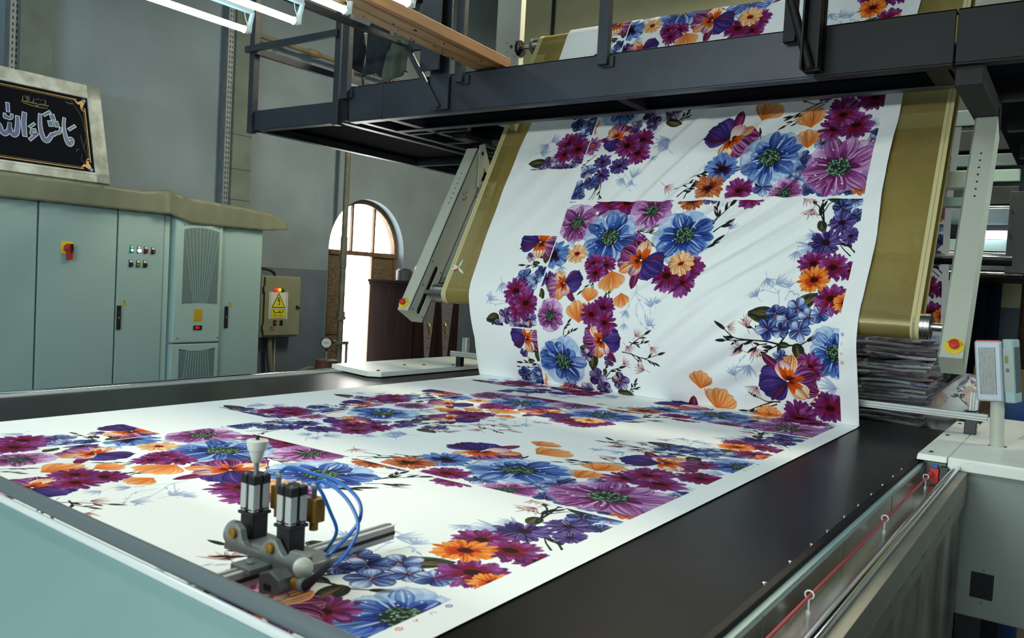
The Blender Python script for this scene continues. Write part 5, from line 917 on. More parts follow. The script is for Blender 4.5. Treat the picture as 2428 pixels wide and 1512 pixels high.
for k, (x, y, h) in enumerate(((-3.62, 4.25, 0.36), (-3.46, 4.3, 0.30), (-3.30, 4.2, 0.22))):
    g = MB().lathe((x, y, ZB + 0.06), (0, 0, 1), [(0, 0.08), (h * 0.5, 0.086), (h * 0.85, 0.08), (h, 0.05), (h + 0.03, 0.03)], 16).build('wrapped_roll', M_creamsheet, smooth=True)
    tag(g, ['tallest cream plastic-wrapped roll behind the walkway column', 'middle cream plastic-wrapped roll behind the walkway column', 'shortest cream plastic-wrapped roll behind the walkway column'][k], 'roll', 'wrapped rolls on the platform')
# timber beam lying on the walkway
t = thing('timber_beam', 'long knotted timber beam lying out over the walkway from the lamps', 'timber', (-2.48, 2.0, 1.53))
a, b = Vector((-2.30, 0.6, 1.533)), Vector((-2.495, 3.30, 1.533))
for k, (dx, dz, m_) in enumerate(((0.0, 0.0, M_wood), (0.066, 0.003, M_wood), (0.115, 0.012, M_wood2))):
    MB().beam(a + Vector((dx - 0.03, 0, dz + 0.02)), b + Vector((dx - 0.03, 0, dz + 0.02)), 0.062 if k < 2 else 0.03, 0.042 if k < 2 else 0.05).build('board', m_, t, bevel=0.003)
kn = random.Random(9)
for k in range(26):
    y = 2.1 + kn.random() * 1.0; x = a.x + (b.x - a.x) * ((y - 0.6) / 2.7) - 0.06 + kn.random() * 0.12
    MB().cyl((x, y, 1.5315), (x + 0.001, y + 0.001, 1.5335), 0.0035 + 0.003 * kn.random(), n=8).build('knot', M_darkwood, t)

# ================================================================== fluorescent lamps
for k, (x, ye, lab) in enumerate(((-2.985, 2.19, 'fluorescent tube lamp nearest the left wall, lowest of the row'), (-2.690, 2.205, 'second fluorescent tube lamp from the left wall'), (-2.395, 2.20, 'third fluorescent tube lamp, its end beside the timber beam'), (-2.115, 2.25, 'fluorescent tube lamp whose end shows right of the timber beam'))):
    q = thing('fluorescent_lamp', lab, 'lamp', (x, ye - 0.6, 1.56), 'fluorescent lamps over the table')
    MB().cyl((x, ye - 1.2, 1.5), (x, ye, 1.5), 0.0135, n=20).build('glowing_tube', M_tubelight, q, smooth=True)
    MB().box(x + 0.012, x + 0.040, ye - 1.26, ye + 0.02, 1.565, 1.590).build('batten', M_batten, q, bevel=0.002)
    for y in (ye + 0.002, ye - 1.202):
        s_ = 1 if y > ye - 0.5 else -1
        e = MB().cyl((x, y, 1.5), (x, y + 0.018 * s_, 1.5), 0.0165, n=20); e.tube([(x, y + 0.022 * s_, 1.492), (x + 0.006, y + 0.024 * s_, 1.53), (x + 0.026, y + 0.022 * s_, 1.575)], [0.013, 0.011, 0.009], 10); e.build('lamp_holder', M_batten, q, smooth=True)
    MB().cyl((x - 0.004, ye - 0.004, 1.512), (x - 0.004, ye + 0.006, 1.512), 0.006).build('tube_clip', M_red, q)
    MB().tube([(x + 0.012, ye - 0.01, 1.575), (x + 0.004, ye + 0.004, 1.545), (x + 0.012, ye + 0.012, 1.515)], 0.0016, 6).build('wire', M_batten, q)
    MB().cyl((x + 0.026, ye - 0.3, 1.59), (x + 0.026, ye - 0.3, ZC), 0.0022, n=6).build('suspension_wire', M_black, q)
# ================================================================== switch cabinets along the left wall
CX, ZT = -5.5, 0.93
CABG = 'control cabinets along the wall'
def cabinet(y0, y1, lab, m=None, door=True):
    c = thing('control_cabinet', lab, 'cabinet', (-5.75, (y0 + y1) / 2, ZF), CABG)
    MB().box(-6.0, CX - 0.022, y0 + 0.002, y1 - 0.002, ZF, ZT).build('carcass', M_cab, c, bevel=0.003)
    MB().box(-6.0, CX - 0.03, y0 - 0.001, y1 + 0.001, ZF + 0.05, ZT - 0.05).build('dark_gap', M_seam, c)
    dr = MB().box(CX - 0.02, CX, y0 + 0.004, y1 - 0.004, ZF + 0.06, ZT - 0.01).build('door', m or M_cab, c, bevel=0.003) if door else None
    return c, dr
def swing_handle(p, y, z0, z1):
    h = MB().box(CX, CX + 0.012, y - 0.014, y + 0.014, z0, z1).build('swing_handle', M_black, p, bevel=0.003)
    return h
def to_front(a, b, h): return (CX + h, a, b)
def warn_sign(p, y, z, r):
    tri = lambda q: [(CX, y - q * 0.95, z - q * 0.55), (CX, y + q * 0.95, z - q * 0.55), (CX, y, z + q * 1.05)]
    s = MB().prism(tri(r), (0.0012, 0, 0)).build('warning_sign', M_yellow, p, label='yellow lightning warning triangle')
    k = MB().ribbon([(y + 0.2 * r, z + 0.45 * r, 0.2 * r), (y - 0.12 * r, z + 0.08 * r, 0.22 * r), (y + 0.14 * r, z - 0.02 * r, 0.16 * r), (y - 0.05 * r, z - 0.42 * r, 0.1 * r)], to_front, 0.001, 0.0018)
    a, b2, c_ = tri(r * 0.98)
    for p0, p1 in ((a, b2), (b2, c_), (c_, a)): k.beam((CX + 0.0014, p0[1], p0[2]), (CX + 0.0014, p1[1], p1[2]), 0.0012, r * 0.07, (1, 0, 0))
    k.build('sign_symbol', M_ink, p)
c, dr = cabinet(2.02, 2.555, 'plain pale grey cabinet at the left end under the framed sign')
c, dr = cabinet(2.560, 3.080, 'pale grey cabinet with a red and yellow rotary main switch')
pl = MB().box(CX, CX + 0.006, 2.702, 2.778, 0.525, 0.606).build('switch_plate', M_yellow, c, bevel=0.001)
MB().lathe((CX + 0.006, 2.748, 0.563), (1, 0, 0), [(0, 0.031), (0.018, 0.029), (0.020, 0.026)], 28).box(CX + 0.006, CX + 0.03, 2.733, 2.767, 0.49, 0.56).build('rotary_knob', mat('switch_red', (150, 44, 36), 0.45), c, smooth=True)
MB().box(CX + 0.02, CX + 0.034, 2.752, 2.766, 0.535, 0.592).build('padlock_slide', M_black, c)
c, dr = cabinet(3.085, 3.432, 'pale grey cabinet with seven small push buttons and lamps')
swing_handle(c, 3.105, 0.022, 0.190); warn_sign(c, 3.143, 0.205, 0.022); MB().box(CX + 0.012, CX + 0.0135, 3.100, 3.109, 0.095, 0.112).build('lock_cylinder', M_galv, c); MB().box(CX + 0.012, CX + 0.0135, 3.101, 3.107, 0.14, 0.146).build('lock_mark', M_galv, c)
for y, z, mm, nm in ((3.186, 0.582, M_lteal, 'teal_lamp'), (3.239, 0.582, M_lwhite, 'white_lamp'), (3.290, 0.582, M_lredoff, 'red_lamp'), (3.345, 0.580, M_black, 'key_switch'), (3.183, 0.482, mat('button_navy', (24, 26, 52), 0.4), 'navy_button'), (3.237, 0.482, M_lyel, 'olive_button'), (3.288, 0.482, M_black, 'black_button')):
    b_ = MB().box(CX, CX + 0.005, y - 0.0135, y + 0.0135, z - 0.021, z + 0.030).build('button_base', M_black, c, bevel=0.001)
    MB().cyl((CX + 0.005, y, z - 0.005), (CX + 0.014, y, z - 0.005), 0.0125, n=24).build(nm, mm, b_, smooth=True); MB().box(CX + 0.005, CX + 0.0062, y - 0.0105, y + 0.0105, z + 0.011, z + 0.027).build('legend_plate', M_label, b_)
    if nm == 'key_switch': MB().box(CX + 0.014, CX + 0.016, y - 0.004, y + 0.004, z - 0.010, z).build('key_slot', M_galv, b_)
    if nm == 'teal_lamp': MB().lathe((CX + 0.013, y - 0.003, z - 0.004), (1, 0, 0), [(0, 0.007), (0.0022, 0.006), (0.003, 0.003)], 16).build('lit_filament', M_lwhite, b_)
c, dr = cabinet(3.486, 3.908, 'pale grey cabinet with two fan-shaped grilles and a red display', door=False)
MB().box(-6.0, CX - 0.012, 3.436, 3.482, ZF, ZT - 0.01).build('filler_strip', M_cab2, c, bevel=0.002)
cv = MB().box(CX - 0.022, CX + 0.03, 3.502, 3.905, -0.085, 0.83).build('cooler_cover', M_cab2, c, bevel=0.012)
cl = MB().box(CX - 0.022, CX + 0.026, 3.500, 3.905, -0.98, -0.092).build('lower_cover', M_cab2, c, bevel=0.008)
GF = CX + 0.0302
M_grille = mat('grille_dark', (58, 70, 70), 0.6)
def grille(par, top, x0, ym, hw_top, hw_bot, z_top, z_bot, arch_top, arch_bot, wid):
    n = 16; up = [(ym - wid + 2 * wid * k / n) for k in range(n + 1)]
    tz = lambda y: z_top + arch_top * (1 - ((y - ym) / wid) ** 2); bz = lambda y: z_bot + arch_bot * (1 - ((y - ym) / wid) ** 2)
    poly = [(x0, y, tz(y)) for y in up] + [(x0, y, bz(y)) for y in reversed(up)]
    g = MB()
    for k in range(n): g.hexa([(x0, up[k], bz(up[k])), (x0 + 0.0006, up[k], bz(up[k])), (x0 + 0.0006, up[k + 1], bz(up[k + 1])), (x0, up[k + 1], bz(up[k + 1])), (x0, up[k], tz(up[k])), (x0 + 0.0006, up[k], tz(up[k])), (x0 + 0.0006, up[k + 1], tz(up[k + 1])), (x0, up[k + 1], tz(up[k + 1]))])
    gb = g.build('grille_opening', M_grille, c)
    s = MB(); z = z_bot + 0.006
    while z < z_top + arch_top:
        ys = [y for y in np.linspace(ym - wid, ym + wid, 61) if bz(y) < z < tz(y)]
        if len(ys) > 1:
            run = [ys[0]]
            for q in ys[1:] + [1e9]:
                if q - run[-1] > 0.02:
                    s.box(x0 + 0.0006, x0 + 0.0016, run[0], run[-1], z - 0.0016, z + 0.0016); run = [q]
                else: run.append(q)
        z += 0.0085
    s.build('grille_louvres', M_cab, gb, kind='stuff')
    for k in range(10):
        f = -1 + 2 * k / 9; yt, yb = ym + f * hw_top, ym + f * hw_bot
        MB().beam((x0 + 0.0022, yt, tz(yt) - 0.001), (x0 + 0.0022, yb, bz(yb) + 0.001), 0.0016, 0.0036, (1, 0, 0)).build('grille_bar', M_cab2, c)
grille(c, True, GF, 3.720, 0.148, 0.056, 0.755, 0.205, 0.022, 0.010, 0.150)
grille(c, False, CX + 0.0262, 3.715, 0.085, 0.135, -0.128, -0.55, -0.016, 0.0, 0.152)
for y, z in ((3.57, 0.79), (3.865, 0.79), (3.545, -0.05), (3.885, -0.05)): MB().lathe((GF, y, z), (1, 0, 0), [(0, 0.006), (0.002, 0.006), (0.003, 0.003)], 10).build('cover_screw', M_chrome, c)
nt_ = MB().box(GF, GF + 0.001, 3.672, 3.748, 0.072, 0.168).build('yellow_notice', mat('notice_yellow', (196, 166, 36), 0.5), c)
for k in range(8):
    for y0, y1 in ((3.677, 3.697), (3.700, 3.722), (3.725, 3.743)): MB().box(GF + 0.001, GF + 0.0014, y0, y1, 0.080 + k * 0.0108, 0.0835 + k * 0.0108).build('notice_line', mat('notice_ink', (150, 122, 40), 0.5) if 'notice_ink' not in MATS else MATS['notice_ink'], nt_)
dp = MB().box(GF, GF + 0.008, 3.672, 3.744, 0.012, 0.046).build('display', M_black, c, bevel=0.003)
text_mb('20.5', 0.022, lambda a, b_, h_: (GF + 0.0086, 3.702 + a, 0.029 + b_)).build('display_digits', M_led, dp)
c, dr = cabinet(3.913, 4.297, 'pale grey cabinet at the right end next to the warning-sign box')
swing_handle(c, 3.974, 0.020, 0.190); warn_sign(c, 4.006, 0.203, 0.022); MB().box(CX + 0.012, CX + 0.0135, 3.969, 3.978, 0.095, 0.112).build('lock_cylinder', M_galv, c)
# tarp over the cabinets
rt = random.Random(2)
def tarp(y, k):
    top = np.interp(y, [1.9, 2.33, 3.0, 3.25, 3.42, 3.6, 4.0, 4.36, 4.5], [1.006, 1.006, 1.003, 0.998, 1.028, 0.995, 0.972, 0.95, 0.90])
    bot = np.interp(y, [1.9, 2.33, 2.56, 3.09, 3.44, 3.62, 3.81, 4.3, 4.5], [0.845, 0.845, 0.848, 0.848, 0.850, 0.80, 0.80, 0.805, 0.832])
    pts = [(-6.06, top + 0.01), (-5.85, top + 0.004 + 0.006 * math.sin(y * 9)), (-5.60, top - 0.001), (-5.480, top - 0.002), (-5.472, top - 0.012), (-5.468, (top + bot) / 2), (-5.464, bot)]
    q = k * (len(pts) - 1); i = min(int(q), len(pts) - 2); f = q - i
    x = pts[i][0] * (1 - f) + pts[i + 1][0] * f; z = pts[i][1] * (1 - f) + pts[i + 1][1] * f
    hang = max(0, k - 0.5) * 2
    x += hang * (0.006 * math.sin(y * 13 + 2 * math.sin(y * 5)) + 0.003 * math.sin(y * 41)) + 0.03 * hang * math.exp(-((y - 3.42) / 0.07) ** 2)
    z += 0.002 * math.sin(y * 50) * (k > 0.97)
    return (x + 0.004, y, z)
o = MB().grid(lambda y, k: tarp(y, k), list(np.linspace(1.9, 4.5, 170)), list(np.linspace(0, 1, 25))).build('plastic_tarp', M_tarp, smooth=True, solid=0.002)
tag(o, 'yellowish plastic tarp draped over the tops of the control cabinets', 'tarp')
# ---- framed calligraphy sign
E2 = Vector((-0.18, 0, 0.67)).normalized(); EN = Vector((E2.z, 0, -E2.x)); SB = Vector((-5.6, 0, 1.02))
def sgn(a, b_, h): v = SB + E2 * b_ + EN * h; return (v.x, a, v.z)
sgL = 1.60; s = thing('framed_sign', 'black calligraphy sign in a worn white frame standing on the tarp', 'sign', (-5.65, 2.4, 1.02))
def slab(a0, a1, b0, b1, h0, h1): return MB().hexa([sgn(a0, b0, h0), sgn(a1, b0, h0), sgn(a1, b0, h1), sgn(a0, b0, h1), sgn(a0, b1, h0), sgn(a1, b1, h0), sgn(a1, b1, h1), sgn(a0, b1, h1)])
panel = slab(1.70, 2.99, 0.055, 0.615, -0.012, 0.0).build('sign_panel', M_signblack, s)
for a0, a1, b0, b1 in ((1.62, 3.068, 0.0, 0.07), (1.62, 3.068, 0.602, 0.699), (2.972, 3.068, 0.0, 0.699), (1.62, 1.72, 0.0, 0.699)): slab(a0, a1, b0, b1, -0.02, 0.012).build('frame_board', M_signframe, s, bevel=0.003)
for a0, a1, b0, b1 in ((2.985, 2.999, 0.06, 0.61), (1.72, 2.99, 0.052, 0.060)): slab(a0, a1, b0, b1, 0.012, 0.014).build('frame_ridge', M_signframe, s)
for off, wd in ((0.018, 0.005), (0.030, 0.0022)):
    for a0, a1, b0, b1 in ((1.76, 2.90, 0.602 - off - wd, 0.602 - off), (1.76, 2.90, 0.07 + off, 0.07 + off + wd), (2.972 - off - wd, 2.972 - off, 0.14, 0.53)): slab(a0, a1, b0, b1, 0.0, 0.0008).build('gold_line', M_gold if wd > 0.004 else M_gold2, panel)
for ca, cb_, sb in ((2.952, 0.582, -1), (2.952, 0.09, 1)):
    def orn(pts): return [(ca - p[0], cb_ + sb * p[1], p[2]) for p in pts]
    g = MB()
    for pts in ([(0.055, 0.012, 0.004), (0.045, 0.028, 0.016), (0.028, 0.02, 0.022), (0.012, 0.004, 0.012)], [(0.012, 0.055, 0.004), (0.026, 0.048, 0.016), (0.018, 0.03, 0.022), (0.004, 0.014, 0.012)], [(0.07, 0.0, 0.004), (0.06, 0.018, 0.006), (0.05, 0.03, 0.004)], [(0.0, 0.08, 0.004), (0.022, 0.07, 0.006), (0.03, 0.055, 0.004)]): g.ribbon(orn(pts), sgn, 0, 0.0012)
    g.build('corner_ornament', M_gold, panel)
    b2 = MB()
    for k in range(5): t = k * 1.2566; b2.ribbon([(ca + 0.006 * math.cos(t) - 0.002, cb_ + 0.006 * math.sin(t), 0.011), (ca + 0.013 * math.cos(t) - 0.002, cb_ + 0.013 * math.sin(t), 0.011)], sgn, 0, 0.0018)
    b2.build('corner_flower', mat('ornament_blue_%d' % (sb > 0), (74, 120, 180), 0.5), panel); MB().ribbon([(ca - 0.006, cb_, 0.009), (ca + 0.003, cb_, 0.009)], sgn, 0, 0.0024).build('flower_eye', M_gold, panel)
cur = MB()
for pts in ([(2.86, 0.56, 0.002), (2.905, 0.50, 0.003), (2.93, 0.43, 0.002), (2.935, 0.36, 0.002)], [(2.90, 0.33, 0.002), (2.91, 0.25, 0.003), (2.935, 0.18, 0.002), (2.915, 0.13, 0.003), (2.885, 0.15, 0.002), (2.90, 0.19, 0.002)], [(2.86, 0.20, 0.002), (2.865, 0.225, 0.003), (2.885, 0.22, 0.002)], [(2.93, 0.30, 0.002), (2.915, 0.24, 0.002)], [(2.82, 0.55, 0.004), (2.85, 0.54, 0.008), (2.88, 0.55, 0.003)]): cur.ribbon(pts, sgn, 0, 0.0006)
cur.build('faint_scroll', M_signgrey, panel)
for st_ in SIGN:
    MB().ribbon(st_, sgn, 0.0, 0.0012, grow=0.0042).build('letter_outline', M_signwhite, panel)
    MB().ribbon(st_, sgn, 0.0, 0.0020).build('letter_stroke', M_signblue, panel)
g = MB()
for st_ in GOLD: g.ribbon(st_, sgn, 0.0, 0.0008)
g.build('small_gold_script', M_gold2, panel)

# ================================================================== electrical box on the wall
BX = -5.95
e = thing('electrical_box', 'olive-grey wall box with three signal lamps and a 440 volts warning sign', 'electrical box', (-6.02, 4.89, -0.1))
MB().box(X0, BX - 0.022, 4.668, 5.102, -0.112, 0.440).build('box_body', M_ebox, e, bevel=0.004)
dr = MB().box(BX - 0.02, BX, 4.697, 5.092, -0.093, 0.430).build('box_door', M_ebox, e, bevel=0.004)
for z in (0.32, -0.02): MB().box(BX - 0.022, BX + 0.004, 4.684, 4.697, z - 0.025, z + 0.025).build('hinge', M_ebox, e, bevel=0.002)
tb = lambda a, b_, h: (BX + h, a, b_)
for y, mm, nm in ((4.812, M_lred, 'red_lamp'), (4.851, M_lamb, 'amber_lamp'), (4.888, M_lgrn, 'green_lamp')): MB().lathe((BX, y, 0.315), (1, 0, 0), [(0, 0.017), (0.008, 0.016), (0.014, 0.010), (0.016, 0.004)], 22).build(nm, mm, e, smooth=True)
sp = MB().box(BX, BX + 0.0012, 4.742, 4.950, 0.054, 0.299).build('sign_plate', M_label, e)
q = MB(); 
for y in (4.7545, 4.934): q.box(BX + 0.0012, BX + 0.0018, y, y + 0.003, 0.056, 0.297)
for z in (0.056, 0.295): q.box(BX + 0.0012, BX + 0.0018, 4.7545, 4.937, z, z + 0.0025)
q.build('sign_border', M_ink, sp)
tri = [(4.846, 0.289), (4.769, 0.154), (4.927, 0.154)]
MB().prism([(BX + 0.0012, *p) for p in tri], (0.0008, 0, 0)).build('warning_triangle', M_ink, sp)
cen = (4.8473, 0.199); MB().prism([(BX + 0.0014, cen[0] + (p[0] - cen[0]) * 0.84, cen[1] + (p[1] - cen[1]) * 0.84) for p in tri], (0.0012, 0, 0)).build('triangle_field', M_labely, sp)
g = MB()
for st_ in BL: g.ribbon(st_, tb, 0.0024, 0.0032)
g.build('lightning_bolt', M_ink, sp)
MB().box(BX + 0.0012, BX + 0.002, 4.770, 4.928, 0.063, 0.144).build('word_field', M_ink, sp); MB().box(BX + 0.0018, BX + 0.0026, 4.7725, 4.9255, 0.0655, 0.1415).build('word_field', M_labely, sp)
g = MB()
for st_ in KH: g.ribbon(st_, tb, 0.0024, 0.0032)
g.build('arabic_word', M_ink, sp)
text_mb('440 VOLTS', 0.0285, lambda a, b_, h_: (BX + 0.0032, 4.849 + a * 0.86, 0.0835 + b_)).build('volts_lettering', M_ink, sp)
for y, mm in ((4.812, M_lredoff), (4.885, M_black)):
    w_ = MB().box(BX, BX + 0.006, y - 0.017, y + 0.017, -0.004, 0.044).build('rocker_switch', M_black, e, bevel=0.004); MB().box(BX + 0.006, BX + 0.009, y - 0.009, y + 0.009, 0.012, 0.026).build('rocker', mm, w_)
    if mm is M_lredoff: MB().box(BX + 0.009, BX + 0.0096, y - 0.006, y + 0.006, 0.018, 0.024).build('rocker_glow', M_lred, w_)
MB().lathe((BX, 5.055, 0.168), (1, 0, 0), [(0, 0.012), (0.01, 0.012), (0.012, 0.008)], 16).box(BX + 0.01, BX + 0.016, 5.05, 5.085, 0.150, 0.164).build('key_lock', M_black, e, smooth=True)
g = MB()
for st_ in HW: g.ribbon(st_, tb, 0.0002, 0.0010)
g.build('handwritten_marks', M_ink, dr)
o = thing('cable_run', 'dark cable looping from the cabinet end up into the warning-sign box', 'cable', (-6.0, 4.7, 0.5)); MB().tube(smooth_path([(-6.03, 4.45, 0.50), (-6.02, 4.68, 0.505), (-6.0, 4.80, 0.48), (-6.0, 4.835, 0.442)], 24), 0.013, 10).build('cable', M_black, o, smooth=True)
o = thing('conduit_pair', 'grey conduit and thin wire dropping below the warning-sign box', 'conduit', (-6.03, 4.83, ZF)); MB().tube([(-6.03, 4.82, -0.112), (-6.03, 4.83, -0.3), (-6.0, 4.87, -0.6), (-6.0, 4.9, ZF)], 0.026, 12).build('conduit', M_hose, o, smooth=True); MB().tube([(-6.04, 4.895, -0.112), (-6.04, 4.90, -0.4), (-6.04, 4.93, ZF)], 0.006, 6).build('wire', M_creamsheet, o)
# ---- pipe, pump, hoses
o = thing('vertical_pipe', 'old grey pipe with couplings standing before the arched doorway', 'pipe', (-5.95, 5.62, ZF))
MB().cyl((-5.95, 5.605, ZF), (-5.95, 5.605, 2.6), 0.028, n=18).build('pipe', M_pipe, o, smooth=True)
for z, h, r_ in ((0.70, 0.30, 0.034), (0.10, 0.05, 0.04), (0.06, 0.03, 0.048), (-0.18, 0.03, 0.07)): MB().cyl((-5.95, 5.605, z - h / 2), (-5.95, 5.605, z + h / 2), r_, n=18).build('coupling', M_pipe, o, smooth=True)
MB().cyl((-5.95, 5.70, -0.19), (-5.95, 5.70, -0.4), 0.014).box(-5.97, -5.93, 5.54, 5.71, -0.195, -0.17).build('pipe_clamp', M_pipe, o)
o = thing('wall_pipe', 'thin brown pipe running along the wall behind the platform jackets', 'pipe', (X0 + 0.08, 5.4, 2.5)); MB().cyl((-6.0, 4.54, 2.50), (-6.0, 7.9, 2.515), 0.020).build('pipe', M_pipe2, o, smooth=True); MB().lathe((-6.0, 5.10, 2.503), (0, 1, 0), [(0, 0.022), (0.02, 0.032), (0.08, 0.036), (0.13, 0.032), (0.15, 0.022)], 16).build('coupling', M_pipe2, o, smooth=True)
for y in (4.8, 6.5): MB().box(X0, -5.99, y, y + 0.03, 2.47, 2.49).build('pipe_bracket', M_pipe2, o)
o = thing('hydraulic_pump', 'dark red round pump with a pressure gauge behind the table edge', 'pump', (-5.4, 4.94, ZF))
MB().cyl((-5.4, 4.945, ZF), (-5.4, 4.945, -0.265), 0.095, n=28).build('pump_body', M_pump, o, smooth=True, bevel=0.004); MB().cyl((-5.4, 4.94, -0.265), (-5.4, 4.94, -0.235), 0.014).cyl((-5.4, 4.94, -0.235), (-5.4, 4.94, -0.19), 0.011).build('gauge_stem', M_galv, o, smooth=True)
gd = Vector((0.72, -0.69, 0)).normalized(); gc = Vector((-5.4, 4.935, -0.115))
gb = MB().lathe(gc - gd * 0.03, gd, [(0, 0.046), (0.04, 0.05), (0.045, 0.047)], 28).build('gauge_case', M_black, o, smooth=True); MB().cyl(gc + gd * 0.0152, gc + gd * 0.017, 0.041, n=28).build('gauge_dial', M_gauge, gb)
gx = gd.cross(Vector((0, 0, 1))); MB().beam(gc + gd * 0.018 - gx * 0.02, gc + gd * 0.018 + gx * 0.025 + Vector((0, 0, 0.004)), 0.002, 0.005, gd).build('gauge_needle', M_ink, gb); MB().cyl((-5.4, 4.94, -0.19), (-5.4, 4.94, -0.16), 0.007).build('gauge_neck', M_black, o)
for k, pts in enumerate(([(-5.35, 4.50, -1.0), (-5.35, 4.52, -0.6), (-5.35, 4.66, -0.40), (-5.33, 4.80, -0.385), (-5.3, 5.0, -0.36), (-5.22, 5.16, -0.32), (-5.2, 5.26, -0.40), (-5.2, 5.29, -0.65), (-5.22, 5.29, -1.0)], [(-5.47, 4.44, -1.0), (-5.46, 4.52, -0.58), (-5.45, 4.66, -0.385), (-5.46, 4.76, -0.345), (-5.46, 4.85, -0.35), (-5.46, 4.86, -0.5)])):
    o = MB().tube(smooth_path(pts, 48), 0.017, 10).build('hydraulic_hose', M_hose, smooth=True); tag(o, ['grey hose passing in front of the dark red pump', 'grey hose curving down left of the dark red pump'][k], 'hose', 'pump hoses')
o = MB().lathe((-5.1, 5.35, -0.33), (0, 0, 1), [(0, 0.13), (0.03, 0.14), (0.05, 0.10), (0.06, 0.04)], 24).build('drum_lid', M_pipe, smooth=True); tag(o, 'grey domed lid of the drum beside the white side cover plate', 'lid')  # the domed lid of the drum built next
o = MB().lathe((-5.1, 5.35, ZF), (0, 0, 1), [(0, 0.12), (0.1, 0.125), (0.67, 0.125)], 24).build('drum', M_pipe, smooth=True); tag(o, 'grey drum under the domed lid behind the side cover plate', 'drum')
o = MB().box(-5.35, -5.30, 5.72, 5.80, ZF, -0.30).build('dark_post', M_black, bevel=0.004); tag(o, 'short black post standing in the bright door gap', 'post')
# ---- wardrobe
o = thing('wardrobe', 'dark brown two-door wardrobe with brass handles behind the left tilted arm', 'wardrobe', (-5.77, 6.46, ZF))
MB().box(-6.085, -5.47, 6.12, 6.82, ZF, 0.415).build('carcass', M_darkwood, o); MB().box(-6.09, -5.44, 6.09, 6.85, 0.425, 0.452).build('top_board', M_darkwood, o, bevel=0.004); MB().box(-6.09, -5.455, 6.105, 6.835, 0.395, 0.425).build('cornice', M_darkwood, o, bevel=0.006)
for k, (y0, y1) in enumerate(((6.125, 6.465), (6.475, 6.815))):
    dd = MB().box(-5.47, -5.45, y0, y1, ZF + 0.06, 0.36).build('door', M_darkwood, o, bevel=0.003); yc = (y0 + y1) / 2 + (0.03 if k == 0 else -0.03)
    MB().prism([(-5.45, yc - 0.10, 0.30), (-5.45, yc + 0.10, 0.30), (-5.45, yc + 0.02, -0.45), (-5.45, yc - 0.02, -0.45)], (0.004, 0, 0)).build('carved_panel', M_orn, dd)
for k, y in enumerate((6.33, 6.585)):
    MB().tube(smooth_path([(-5.45, y, 0.05), (-5.42, y - 0.012, 0.02), (-5.41, y + 0.008, -0.03), (-5.42, y + 0.004, -0.08), (-5.45, y, -0.11)], 24), [0.007] * 25, 8).build('brass_handle', mat('handle_brass_%d' % k, (206, 180, 96), 0.3, 0.8), o, smooth=True); MB().cyl((-5.45, y, -0.20), (-5.44, y, -0.20), 0.016).build('keyhole_plate', M_brass, o)
o = thing('metal_can', 'dark metal can standing on top of the brown wardrobe', 'can', (-5.75, 6.265, 0.452)); MB().cyl((-5.75, 6.265, 0.452), (-5.75, 6.265, 0.56), 0.085, n=24).build('can_body', M_dkmach, o, smooth=True, bevel=0.004); MB().lathe((-5.75, 6.265, 0.56), (0, 0, 1), [(0, 0.075), (0.012, 0.06), (0.02, 0.02)], 20).build('can_top', M_black, o, smooth=True)
o = thing('coloured_ball', 'red, white and black ball on the wardrobe beside the dark can', 'ball', (-5.66, 6.47, 0.452)); bc = (-5.66, 6.47, 0.557)
for nm, pr, mm in (('red_half', [(-0.105, 0.01), (-0.09, 0.055), (-0.05, 0.092), (0, 0.105)], M_red), ('white_half', [(0, 0.105), (0.05, 0.092), (0.08, 0.06)], M_white), ('black_cap', [(0.08, 0.06), (0.1, 0.03), (0.105, 0.01)], M_black)): MB().lathe(bc, (0.7, -0.7, 0.3), pr, 24).build(nm, mm, o, smooth=True)

